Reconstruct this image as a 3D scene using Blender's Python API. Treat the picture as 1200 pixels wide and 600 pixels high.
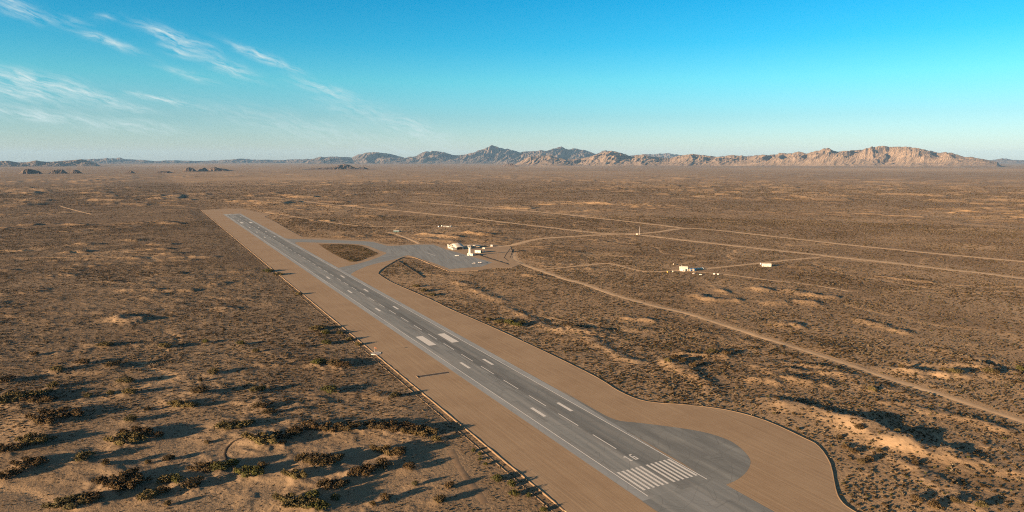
import bpy, bmesh, math, random
import numpy as np
from mathutils import Vector, Matrix

for o in list(bpy.data.objects):
    bpy.data.objects.remove(o)
SC = bpy.context.scene
COL = SC.collection
R = math.radians
random.seed(7)
RNG = np.random.default_rng(7)

# ------------------------------------------------------------------ camera
CAM_H, FPX, HORIZON = 211.0, 805.0, 187.0          # metres, focal length in 1200-px units, horizon row
PITCH = math.atan((300 - HORIZON) / FPX)
cam_d = bpy.data.cameras.new('camera')
cam_d.sensor_width = 36.0
cam_d.lens = FPX / 1200 * 36.0
cam_d.clip_start = 1.0
cam_d.clip_end = 400000.0
cam = bpy.data.objects.new('camera', cam_d)
COL.objects.link(cam)
cam.location = (0, 0, CAM_H)
cam.rotation_euler = (math.pi / 2 - PITCH, 0, 0)
SC.camera = cam

# ------------------------------------------------------------------ light
SHADOW_AZ, SUN_EL = R(56.0), R(8.2)                # direction the shadows run, sun height
sun_d = bpy.data.lights.new('sun', 'SUN')
sun_d.energy = 5.0
sun_d.angle = R(0.53)
sun_d.color = (1.0, 0.66, 0.38)
sun = bpy.data.objects.new('sun', sun_d)
COL.objects.link(sun)
ldir = Vector((math.sin(SHADOW_AZ) * math.cos(SUN_EL), math.cos(SHADOW_AZ) * math.cos(SUN_EL), -math.sin(SUN_EL)))
sun.rotation_euler = ldir.to_track_quat('-Z', 'Y').to_euler()
sun.location = (-300, -200, 400)

SC.view_settings.view_transform = 'Standard'
SC.view_settings.look = 'None'
SC.view_settings.gamma = 1.0
SC.view_settings.use_curve_mapping = False
SC.view_settings.exposure = 2.03
SC.cycles.use_denoising = False
SC.cycles.filter_width = 1.1
SC.cycles.use_adaptive_sampling = False
SC.cycles.max_bounces = 5
SC.cycles.diffuse_bounces = 3
SC.cycles.volume_bounces = 0
SC.cycles.transparent_max_bounces = 8


def pixdir(u, v):
    a = (v - 300) / FPX
    return np.array([(u - 600) / FPX, math.cos(PITCH) - a * math.sin(PITCH), -(math.sin(PITCH) + a * math.cos(PITCH))])


def PX(u, v, z=0.0):
    """point of the photograph (1200 x 600) -> point of the level ground"""
    d = pixdir(u, v)
    k = (z - CAM_H) / d[2]
    return (d[0] * k, d[1] * k)


def azel(u, v):
    d = pixdir(u, v)
    return math.atan2(d[0], d[1]), math.atan2(d[2], math.hypot(d[0], d[1]))


# ------------------------------------------------------------------ sky
def build_world():
    w = bpy.data.worlds.new('World')
    SC.world = w
    w.use_nodes = True
    nt = w.node_tree
    nt.nodes.clear()
    N, L = nt.nodes.new, nt.links.new
    sky = N('ShaderNodeTexSky')
    sky.sky_type = 'NISHITA'
    sky.sun_disc = False
    sky.sun_elevation = SUN_EL
    sky.sun_rotation = SHADOW_AZ + math.pi
    sky.altitude = 300
    sky.air_density = 1.0
    sky.dust_density = 0.4
    sky.ozone_density = 2.0

    def math_n(op, a, b=None, c=None):
        n = N('ShaderNodeMath')
        n.operation = op
        for i, x in enumerate((a, b, c)):
            if x is None:
                continue
            if isinstance(x, (int, float)):
                n.inputs[i].default_value = x
            else:
                L(x, n.inputs[i])
        return n.outputs[0]

    tc = N('ShaderNodeTexCoord')
    sep = N('ShaderNodeSeparateXYZ')
    L(tc.outputs['Generated'], sep.inputs[0])
    az = math_n('MULTIPLY', math_n('ARCTAN2', sep.outputs[0], sep.outputs[1]), 180 / math.pi)
    el = math_n('MULTIPLY', math_n('ARCSINE', sep.outputs[2]), 180 / math.pi)
    # tint over the sky texture by height above the horizon, the same all the way round
    t = math_n('DIVIDE', el, 60.0)
    ramp = N('ShaderNodeValToRGB')
    L(t, ramp.inputs[0])
    cr = ramp.color_ramp
    cr.interpolation = 'LINEAR'
    stops = SKY_STOPS
    while len(cr.elements) < len(stops):
        cr.elements.new(0.5)
    for e, (p, c) in zip(cr.elements, stops):
        e.position = p
        e.color = (*c, 1)
    mul = N('ShaderNodeMix')
    mul.data_type = 'RGBA'
    mul.blend_type = 'MULTIPLY'
    mul.inputs['Factor'].default_value = 1.0
    L(sky.outputs[0], mul.inputs['A'])
    L(ramp.outputs[0], mul.inputs['B'])
    # thin cirrus, laid out by bearing and height in the sky
    comb = N('ShaderNodeCombineXYZ')
    L(az, comb.inputs[0])
    L(el, comb.inputs[1])
    warp = N('ShaderNodeTexNoise')
    warp.inputs['Scale'].default_value = 0.5
    warp.inputs['Detail'].default_value = 3
    L(comb.outputs[0], warp.inputs['Vector'])
    wsub = N('ShaderNodeVectorMath')
    wsub.operation = 'MULTIPLY_ADD'
    L(warp.outputs['Color'], wsub.inputs[0])
    wsub.inputs[1].default_value = (1.6, 0.5, 0)
    wadd0 = N('ShaderNodeVectorMath')
    wadd0.operation = 'ADD'
    L(comb.outputs[0], wadd0.inputs[0])
    wadd0.inputs[1].default_value = (-0.8, -0.25, 0)
    L(wadd0.outputs[0], wsub.inputs[2])
    pos = wsub.outputs[0]
    streaks = [  # u0,v0,u1,v1 in the photograph, half width px, opacity
        (84, 34, 165, 62, 4.0, .75), (158, 28, 250, 60, 6.5, .75), (188, 53, 232, 67, 5, .7), (232, 67, 305, 92, 8, .55),
        (268, 50, 352, 85, 4.5, .8), (-40, 78, 105, 104, 8, .65), (-60, 92, 120, 124, 14, .34), (150, 109, 235, 125, 3.5, .75),
        (-60, 120, 135, 150, 7, .55), (100, 140, 225, 156, 7, .40), (338, 92, 425, 118, 6, .5), (440, 130, 540, 174, 12, .45),
        (-20, -6, 50, 20, 9, .5), (50, 20, 110, 27, 5, .25), (112, 17, 135, 23, 3, .35), (185, 76, 255, 98, 5, .35),
        (200, 118, 520, 184, 16, .30), (110, 112, 150, 122, 4, .3), (360, 110, 470, 150, 12, .25), (60, 100, 140, 118, 6, .45), (-20, 104, 60, 112, 6, .5), (110, 120, 190, 134, 5, .35), (20, 12, 60, 24, 4, .4)]
    total = None
    for (u0, v0, u1, v1, w_, op) in streaks:
        a0, e0 = [math.degrees(q) for q in azel(u0, v0)]
        a1, e1 = [math.degrees(q) for q in azel(u1, v1)]
        mp = N('ShaderNodeMapping')
        mp.vector_type = 'TEXTURE'
        mp.inputs['Location'].default_value = ((a0 + a1) / 2, (e0 + e1) / 2, 0)
        mp.inputs['Rotation'].default_value = (0, 0, math.atan2(e1 - e0, a1 - a0))
        mp.inputs['Scale'].default_value = (math.hypot(a1 - a0, e1 - e0) * 0.46, w_ * 0.066, 1)
        L(pos, mp.inputs['Vector'])
        dt = N('ShaderNodeVectorMath')
        dt.operation = 'DOT_PRODUCT'
        L(mp.outputs[0], dt.inputs[0])
        L(mp.outputs[0], dt.inputs[1])
        g = math_n('MULTIPLY', math_n('POWER', 0.30, dt.outputs['Value']), op)
        total = g if total is None else math_n('ADD', total, g)
    # the same cirrus goes on to the left of the view
    side = math_n('MULTIPLY', math_n('SMOOTH_MIN', math_n('MAXIMUM', math_n('DIVIDE', math_n('ADD', math_n('MULTIPLY', az, -1), -44), 14), 0), 1.0, 0.1), 0.3)
    total = math_n('ADD', total, side)
    fib = N('ShaderNodeMapping')
    fib.vector_type = 'TEXTURE'
    fib.inputs['Rotation'].default_value = (0, 0, R(-17))
    fib.inputs['Scale'].default_value = (1 / 0.45, 1 / 2.6, 1)
    L(pos, fib.inputs['Vector'])
    n1 = N('ShaderNodeTexNoise')
    n1.inputs['Scale'].default_value = 1.3
    n1.inputs['Detail'].default_value = 10
    n1.inputs['Roughness'].default_value = 0.62
    L(fib.outputs[0], n1.inputs['Vector'])
    fibre = math_n('MULTIPLY', math_n('MAXIMUM', math_n('SUBTRACT', n1.outputs['Fac'], 0.37), 0), 4.6)
    cov = math_n('MINIMUM', math_n('MULTIPLY', total, fibre), 0.85)
    mixc = N('ShaderNodeMix')
    mixc.data_type = 'RGBA'
    L(cov, mixc.inputs['Factor'])
    L(mul.outputs['Result'], mixc.inputs['A'])
    mixc.inputs['B'].default_value = CLOUD_COL
    bg = N('ShaderNodeBackground')
    bg.inputs['Strength'].default_value = SKY_STRENGTH
    L(mixc.outputs['Result'], bg.inputs['Color'])
    out = N('ShaderNodeOutputWorld')
    L(bg.outputs[0], out.inputs['Surface'])


SKY_STRENGTH = 0.075
SKY_STOPS = [(0.0, (0.50, 0.62, 1.0)), (0.012, (0.50, 0.62, 0.98)), (0.056, (0.32, 0.54, 0.75)), (0.103, (0.20, 0.62, 0.74)), (0.15, (0.065, 0.55, 0.73)),
             (0.218, (0.008, 0.49, 0.70)), (0.45, (0.15, 0.22, 0.265)), (1.0, (0.22, 0.235, 0.25))]  # stops above the view dimmed and warmed to set the ambient light
CLOUD_COL = (2.3, 2.75, 2.75, 1)
HAZE_COL, HAZE_DENSITY = (0.30, 0.58, 1.0, 1), 0.8e-5
build_world()


# ------------------------------------------------------------------ materials
def new_mat(name):
    m = bpy.data.materials.new(name)
    m.use_nodes = True
    nt = m.node_tree
    b = nt.nodes['Principled BSDF']
    b.inputs['Roughness'].default_value = 0.9
    b.inputs['Specular IOR Level'].default_value = 0.15
    return m, nt, b


def noise_node(nt, scale, detail=4, rough=0.55, mapscale=None, rot=0.0, coord='Object'):
    tc = nt.nodes.new('ShaderNodeTexCoord')
    n = nt.nodes.new('ShaderNodeTexNoise')
    n.inputs['Scale'].default_value = scale
    n.inputs['Detail'].default_value = detail
    n.inputs['Roughness'].default_value = rough
    if mapscale:
        mp = nt.nodes.new('ShaderNodeMapping')
        if rot:                                          # turn first, then stretch
            mp.vector_type = 'TEXTURE'
            mp.inputs['Scale'].default_value = tuple(1 / q for q in mapscale)
        else:
            mp.inputs['Scale'].default_value = mapscale
        mp.inputs['Rotation'].default_value = (0, 0, rot)
        nt.links.new(tc.outputs[coord], mp.inputs['Vector'])
        nt.links.new(mp.outputs[0], n.inputs['Vector'])
    else:
        nt.links.new(tc.outputs[coord], n.inputs['Vector'])
    return n.outputs['Fac']


def ramp_node(nt, fac, stops, interp='LINEAR'):
    r = nt.nodes.new('ShaderNodeValToRGB')
    r.color_ramp.interpolation = interp
    while len(r.color_ramp.elements) < len(stops):
        r.color_ramp.elements.new(0.5)
    for e, (p, c) in zip(r.color_ramp.elements, stops):
        e.position = p
        e.color = (*c, 1) if len(c) == 3 else c
    nt.links.new(fac, r.inputs[0])
    return r.outputs[0]


def mix_node(nt, fac, a, b, blend='MIX'):
    m = nt.nodes.new('ShaderNodeMix')
    m.data_type = 'RGBA'
    m.blend_type = blend
    for key, x in (('Factor', fac), ('A', a), ('B', b)):
        if isinstance(x, (int, float)):
            m.inputs[key].default_value = x
        elif isinstance(x, tuple):
            m.inputs[key].default_value = (*x, 1)
        else:
            nt.links.new(x, m.inputs[key])
    return m.outputs['Result']


def bump_node(nt, b, height, strength, dist):
    bp = nt.nodes.new('ShaderNodeBump')
    bp.inputs['Strength'].default_value = strength
    bp.inputs['Distance'].default_value = dist
    nt.links.new(height, bp.inputs['Height'])
    nt.links.new(bp.outputs[0], b.inputs['Normal'])


def g3(v):
    return (v, v, v)


def mat_ground():
    m, nt, b = new_mat('desert_soil')
    at = nt.nodes.new('ShaderNodeAttribute')
    at.attribute_name = 'sand'
    at2 = nt.nodes.new('ShaderNodeAttribute')
    at2.attribute_name = 'scrub'
    fine = noise_node(nt, 0.35, 6, 0.65)
    mid = noise_node(nt, 0.02, 5, 0.6)
    big = noise_node(nt, 0.0016, 4, 0.6)
    soil = ramp_node(nt, mid, [(0.3, SOIL_A), (0.7, SOIL_B)])
    soil = mix_node(nt, ramp_node(nt, big, [(0.35, g3(0)), (0.7, g3(1))]), soil, SOIL_C)
    # low ground cover too fine to build: dry stalks and litter
    cover = ramp_node(nt, fine, [(0.36, g3(0)), (0.56, g3(1))])
    cov = nt.nodes.new('ShaderNodeMath')
    cov.operation = 'MULTIPLY'
    nt.links.new(cover, cov.inputs[0])
    nt.links.new(at2.outputs['Fac'], cov.inputs[1])
    soil = mix_node(nt, cov.outputs[0], soil, LITTER)
    at3 = nt.nodes.new('ShaderNodeAttribute')
    at3.attribute_name = 'grey_soil'
    soil = mix_node(nt, at3.outputs['Fac'], soil, mix_node(nt, 1.0, soil, (0.70, 0.735, 0.79), 'MULTIPLY'))
    clump = noise_node(nt, 0.006, 8, 0.72, (1.0, 0.6, 1.0))
    soil = mix_node(nt, ramp_node(nt, clump, [(0.46, g3(0)), (0.62, g3(0.5))]), soil, LITTER)
    at4 = nt.nodes.new('ShaderNodeAttribute')
    at4.attribute_name = 'pale'
    soil = mix_node(nt, at4.outputs['Fac'], soil, (0.44, 0.305, 0.175))
    sandc = ramp_node(nt, fine, [(0.3, SAND_A), (0.7, SAND_B)])
    col = mix_node(nt, at.outputs['Fac'], soil, sandc)
    nt.links.new(col, b.inputs['Base Color'])
    bump_node(nt, b, fine, 0.75, 0.7)
    return m


def mat_graded():
    m, nt, b = new_mat('graded_sand')
    rot = math.atan2(RW_R[1], RW_R[0])
    streak = noise_node(nt, 1.0, 6, 0.7, (0.010, 0.40, 1), rot)
    track = noise_node(nt, 1.0, 3, 0.5, (0.004, 1.3, 1), rot)
    blot = noise_node(nt, 0.022, 6, 0.65)
    fine = noise_node(nt, 0.7, 6, 0.7)
    mott = noise_node(nt, 0.11, 5, 0.7)
    c = ramp_node(nt, streak, [(0.30, PAD_A), (0.50, PAD_C), (0.70, PAD_B)])
    c = mix_node(nt, ramp_node(nt, mott, [(0.52, g3(0)), (0.68, g3(0.55))]), c, PAD_A)
    c = mix_node(nt, ramp_node(nt, blot, [(0.42, g3(0)), (0.68, g3(0.75))]), c, PAD_B)
    c = mix_node(nt, ramp_node(nt, blot, [(0.24, g3(0.6)), (0.40, g3(0))]), c, PAD_D)
    c = mix_node(nt, ramp_node(nt, track, [(0.34, g3(0.3)), (0.44, g3(0))]), c, PAD_D)
    c = mix_node(nt, ramp_node(nt, fine, [(0.45, g3(0)), (0.72, g3(0.45))]), c, PAD_D)
    nt.links.new(c, b.inputs['Base Color'])
    bump_node(nt, b, streak, 0.35, 0.25)
    return m


def mat_asphalt(name, a, b_, c_, spread=(0.008, 0.18, 1), lanes=None):
    """local X runs along the pavement"""
    m, nt, b = new_mat(name)
    lane = noise_node(nt, 1.0, 4, 0.6, spread)
    blot = noise_node(nt, 0.06, 6, 0.65)
    fine = noise_node(nt, 0.9, 4, 0.6)
    c = ramp_node(nt, lane, [(0.40, a), (0.5, b_), (0.60, c_)])
    c = mix_node(nt, ramp_node(nt, blot, [(0.38, g3(0)), (0.7, g3(0.55))]), c, b_)
    c = mix_node(nt, ramp_node(nt, fine, [(0.5, g3(0)), (0.75, g3(0.3))]), c, a)
    # separately laid slabs and crack sealing
    tb = nt.nodes.new('ShaderNodeTexCoord')
    bk = nt.nodes.new('ShaderNodeTexBrick')
    bk.inputs['Scale'].default_value = 1.0
    bk.inputs['Brick Width'].default_value = 55.0
    bk.inputs['Row Height'].default_value = 5.6
    bk.inputs['Mortar Size'].default_value = 0.10
    bk.inputs['Mortar Smooth'].default_value = 0.5
    bk.inputs['Color1'].default_value = (0.86, 0.86, 0.86, 1)
    bk.inputs['Color2'].default_value = (1.08, 1.08, 1.07, 1)
    bk.inputs['Mortar'].default_value = (0.74, 0.74, 0.74, 1)
    nt.links.new(tb.outputs['Object'], bk.inputs['Vector'])
    c = mix_node(nt, 0.8, c, bk.outputs['Color'], 'MULTIPLY')
    crk = nt.nodes.new('ShaderNodeTexVoronoi')
    crk.feature = 'DISTANCE_TO_EDGE'
    crk.inputs['Scale'].default_value = 0.07
    nt.links.new(tb.outputs['Object'], crk.inputs['Vector'])
    c = mix_node(nt, ramp_node(nt, crk.outputs['Distance'], [(0.0, g3(0.45)), (0.02, g3(0))]), c, tuple(x * 0.6 for x in a))
    if lanes:                                           # paving lanes laid at different times, by distance across
        tc = nt.nodes.new('ShaderNodeTexCoord')
        sp = nt.nodes.new('ShaderNodeSeparateXYZ')
        nt.links.new(tc.outputs['Object'], sp.inputs[0])
        mr = nt.nodes.new('ShaderNodeMapRange')
        mr.inputs['From Min'].default_value = 0.0
        mr.inputs['From Max'].default_value = -52.0
        nt.links.new(sp.outputs[1], mr.inputs['Value'])
        c = mix_node(nt, 1.0, c, ramp_node(nt, mr.outputs[0], lanes), 'MULTIPLY')
        # tyre rubber laid down in the touchdown zone
        mx = nt.nodes.new('ShaderNodeMapRange')
        mx.inputs['From Max'].default_value = 1000.0
        nt.links.new(sp.outputs[0], mx.inputs['Value'])
        zone = ramp_node(nt, mx.outputs[0], [(0.05, g3(0)), (0.25, g3(1)), (0.5, g3(1)), (0.85, g3(0))])
        band = ramp_node(nt, mr.outputs[0], [(0.28, g3(0)), (0.40, g3(1)), (0.62, g3(1)), (0.74, g3(0))])
        skid = ramp_node(nt, noise_node(nt, 1.0, 4, 0.6, (0.02, 0.9, 1)), [(0.48, g3(0)), (0.60, g3(0.6))])
        c = mix_node(nt, mix_node(nt, 1.0, mix_node(nt, 1.0, zone, band, 'MULTIPLY'), skid, 'MULTIPLY'), c, (0.06, 0.06, 0.06))
    nt.links.new(c, b.inputs['Base Color'])
    b.inputs['Roughness'].default_value = 0.85
    bump_node(nt, b, fine, 0.1, 0.05)
    return m


def mat_paint():
    m, nt, b = new_mat('runway_paint')
    wear = noise_node(nt, 0.8, 6, 0.7)
    c = ramp_node(nt, wear, [(0.30, (0.40, 0.40, 0.38)), (0.44, (0.58, 0.58, 0.56)), (0.62, (0.70, 0.70, 0.67))])
    nt.links.new(c, b.inputs['Base Color'])
    return m


def mat_plain(name, col, rough=0.8, var=0.25, scale=0.5, metal=0.0):
    m, nt, b = new_mat(name)
    n = noise_node(nt, scale, 5, 0.6)
    dark = tuple(x * (1 - var) for x in col)
    nt.links.new(ramp_node(nt, n, [(0.3, dark), (0.65, col)]), b.inputs['Base Color'])
    b.inputs['Roughness'].default_value = rough
    b.inputs['Metallic'].default_value = metal
    return m


def mat_leaf(name, cols):
    m, nt, b = new_mat(name)
    oi = nt.nodes.new('ShaderNodeObjectInfo')
    c = ramp_node(nt, oi.outputs['Random'], [((i + 0.5) / len(cols), k) for i, k in enumerate(cols)])
    n = noise_node(nt, 1.6, 3, 0.6)
    lo = mix_node(nt, 1.0, c, (0.62, 0.60, 0.58), 'MULTIPLY')
    c = mix_node(nt, ramp_node(nt, n, [(0.35, g3(0)), (0.65, g3(1))]), lo, c)
    nt.links.new(c, b.inputs['Base Color'])
    b.inputs['Specular IOR Level'].default_value = 0.05
    return m


def mat_rock(name, a, b_, scale):
    m, nt, b = new_mat(name)
    n = noise_node(nt, scale, 7, 0.65)
    nt.links.new(ramp_node(nt, n, [(0.35, a), (0.65, b_)]), b.inputs['Base Color'])
    bump_node(nt, b, n, 0.3, 90)
    return m


# palette (real-world albedo)
SOIL_A, SOIL_B, SOIL_C = (0.318, 0.226, 0.136), (0.415, 0.300, 0.186), (0.38, 0.266, 0.157)
LITTER = (0.130, 0.085, 0.046)
SAND_A, SAND_B = (0.185, 0.138, 0.092), (0.255, 0.192, 0.130)
PAD_A, PAD_B, PAD_C, PAD_D = (0.275, 0.196, 0.124), (0.370, 0.278, 0.184), (0.312, 0.226, 0.146), (0.225, 0.160, 0.100)

# ------------------------------------------------------------------ runway frame
RW_O = np.array(PX(758.3, 582.0))
_az = R(-28.0)
RW_R = np.array([math.sin(_az), math.cos(_az)])        # along the runway, away from the camera
RW_N = np.array([RW_R[1], -RW_R[0]])                   # to its right


def RW(s, n):
    p = RW_O + RW_R * s + RW_N * n
    return (float(p[0]), float(p[1]))


# ------------------------------------------------------------------ noise
def _hash(ix, iy, s):
    n = (ix.astype(np.int64) * 374761393 + iy.astype(np.int64) * 668265263 + s * 1274126177) & 0xFFFFFFFF
    n = ((n ^ (n >> 13)) * 1274126177) & 0xFFFFFFFF
    n = ((n ^ (n >> 15)) * 2246822519) & 0xFFFFFFFF
    return ((n ^ (n >> 16)) & 0xFFFFFF).astype(np.float32) / np.float32(0xFFFFFF)


def vnoise(x, y, s):
    ix, iy = np.floor(x), np.floor(y)
    fx, fy = (x - ix).astype(np.float32), (y - iy).astype(np.float32)
    fx, fy = fx * fx * (3 - 2 * fx), fy * fy * (3 - 2 * fy)
    a, b = _hash(ix, iy, s), _hash(ix + 1, iy, s)
    c, d = _hash(ix, iy + 1, s), _hash(ix + 1, iy + 1, s)
    return (a + (b - a) * fx) * (1 - fy) + (c + (d - c) * fx) * fy


def fbm(x, y, s, octv=4, gain=0.5):
    t, amp, tot = 0, 1.0, 0.0
    for o in range(octv):
        k = 2.03 ** o
        t = t + amp * vnoise(x * k + 17.3 * o, y * k - 9.1 * o, s + o)
        tot += amp
        amp *= gain
    return t / tot


def sstep(a, b, x):
    t = np.clip((x - a) / (b - a), 0, 1)
    return t * t * (3 - 2 * t)


def seg_dist(x, y, pts, closed=False):
    d = np.full(x.shape, 1e9, np.float32)
    n = len(pts)
    for i in range(n if closed else n - 1):
        ax, ay = pts[i]
        bx, by = pts[(i + 1) % n]
        dx, dy = bx - ax, by - ay
        L2 = dx * dx + dy * dy + 1e-9
        t = np.clip(((x - ax) * dx + (y - ay) * dy) / L2, 0, 1)
        d = np.minimum(d, (x - ax - t * dx) ** 2 + (y - ay - t * dy) ** 2)
    return np.sqrt(d)


def inside(x, y, pts):
    c = np.zeros(x.shape, bool)
    n = len(pts)
    for i in range(n):
        ax, ay = pts[i]
        bx, by = pts[(i + 1) % n]
        if ay == by:
            continue
        c ^= ((ay > y) != (by > y)) & (x < (bx - ax) * (y - ay) / (by - ay) + ax)
    return c


def smooth_px(pts, sub=5):
    """Catmull-Rom through pixel points"""
    p = [np.array(q, float) for q in pts]
    out = []
    for i in range(len(p) - 1):
        a, b, c, d = p[max(i - 1, 0)], p[i], p[i + 1], p[min(i + 2, len(p) - 1)]
        for k in range(sub):
            t = k / sub
            out.append(tuple(0.5 * (2 * b + (c - a) * t + (2 * a - 5 * b + 4 * c - d) * t * t + (3 * b - a - 3 * c + d) * t ** 3)))
    out.append(tuple(p[-1]))
    return out


# ------------------------------------------------------------------ plan of the airfield (traced on the level ground)
PAD_RIGHT = smooth_px([(443, 320.7), (450, 325.5), (463, 332.7), (505, 351), (528.7, 362.7), (575, 382.5), (650, 417.5), (700, 442.5),
                       (725, 458), (750, 468.5), (775, 472.5), (800, 474), (850, 480), (896.6, 492.6), (943, 513.6), (959.6, 523),
                       (973.6, 544), (979.4, 572), (985.3, 586), (999, 597.6), (1035, 616), (1100, 650)], 3)
PAD_TOP = [(284, 244.3), (300, 248.2), (318, 250.8), (310, 254), (324, 260.5), (338, 269), (355, 278.0), (380, 279.4), (400, 280.5),
           (436, 282), (452, 286), (470, 287), (487, 285.6), (507, 285.2), (526, 288.2), (550, 285.6), (580, 286.6), (598, 288.5),
           (601, 296), (600, 304), (612, 309), (600, 313.5), (577, 314.5), (560, 317), (527, 318.3)]
PAD_WEDGE = smooth_px([(527, 318.3), (505, 309.5), (487, 302.2), (476, 301.0), (468, 303.3), (455, 310.5), (446, 316.5), (443, 320.7)], 3)
PAD_LEFT = [(800, 712), (661.7, 598), (603, 549.6), (545, 501.6), (449, 422.3), (334.5, 328), (274, 278), (235.5, 246)]
PAD_PX = PAD_LEFT + [(260, 244.8)] + PAD_TOP + PAD_WEDGE[1:] + PAD_RIGHT[1:]
PAD = [PX(*q) for q in PAD_PX]

ROADS = {  # name: (width m, pixel path, label)
    'haul': (12.5, [(602, 296), (603, 303), (612, 309), (628, 315), (645, 321), (664, 327.5), (682, 332), (700, 338.5), (722, 346), (740, 351), (770, 359),
                  (800, 365.5), (850, 381), (900, 397), (950, 412.5), (1000, 428.5), (1050, 446), (1100, 461), (1150, 477.5), (1200, 494), (1260, 514)],
             'pale dirt road running from the apron to the right edge of the picture'),
    'north': (17, [(583, 289), (600, 287.3), (612, 284.6), (622, 282), (637, 279.6), (660, 277.8), (690, 276), (720, 274.4), (749, 273.6), (768, 272), (785, 269.5),
                   (800, 267.8), (822, 268), (860, 271.5), (900, 276), (950, 281.5), (1000, 287), (1050, 292), (1100, 297), (1200, 306), (1300, 315)],
              'pale dirt road curving from the terminal past the mast'),
    'cross': (20, [(310, 231), (350, 235.5), (400, 241.5), (440, 245), (480, 248.6), (520, 253), (560, 257.2), (600, 262), (650, 267.5), (700, 273), (749, 275.2),
                   (800, 281), (850, 286.5), (900, 292), (950, 297), (975, 300), (1020, 304.5), (1060, 309), (1110, 315), (1150, 319), (1200, 325.5), (1300, 338)],
              'long straight dirt track crossing the whole plain behind the apron'),
    'far': (20, [(480, 236), (540, 241), (600, 246), (650, 250.5), (700, 256), (750, 261), (800, 267)],
            'farthest pale dirt track joining the road bend beyond the mast'),
    'ranch': (10, [(815, 315.8), (840, 313.6), (870, 310.4), (900, 307), (930, 303.8), (960, 301)],
              'short dirt drive from the ranch house to the long track'),
    'ranch_south': (7, [(625, 316), (650, 314.5), (680, 311.5), (708, 309), (720, 310), (735, 314), (750, 317.5), (765, 318.6), (785, 317.6), (798, 317.5)],
                    'thin dirt track winding from the apron junction to the ranch house'),
    'ranch_east': (6, [(813, 318.5), (840, 320.5), (870, 324), (900, 328), (930, 331), (960, 335), (995, 341)],
                   'faint dirt track leaving the ranch house to the right'),
    'camp': (8, [(310, 248.5), (370, 258.5), (420, 265), (470, 266), (500, 265), (530, 265.5), (560, 264.5)],
             'faint dirt track passing the row of white trailers'),
    'apron_spur': (10, [(452, 272), (465, 275), (480, 280.5), (492, 285.5)], 'short dirt spur between the teal shed and the apron'),
    'west': (8, [(70, 241.5), (88, 246.5), (108, 251.5)], 'short pale track on the plain left of the runway end'),
    'hollow': (9.5, [(527, 527), (533, 538), (541, 552), (551, 566), (562, 580), (568, 590)],
               'short bare track through the scrub near the bottom edge'),
}
ROAD_XY = {k: [PX(*q) for q in smooth_px(v[1], 3)] for k, v in ROADS.items()}

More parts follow.
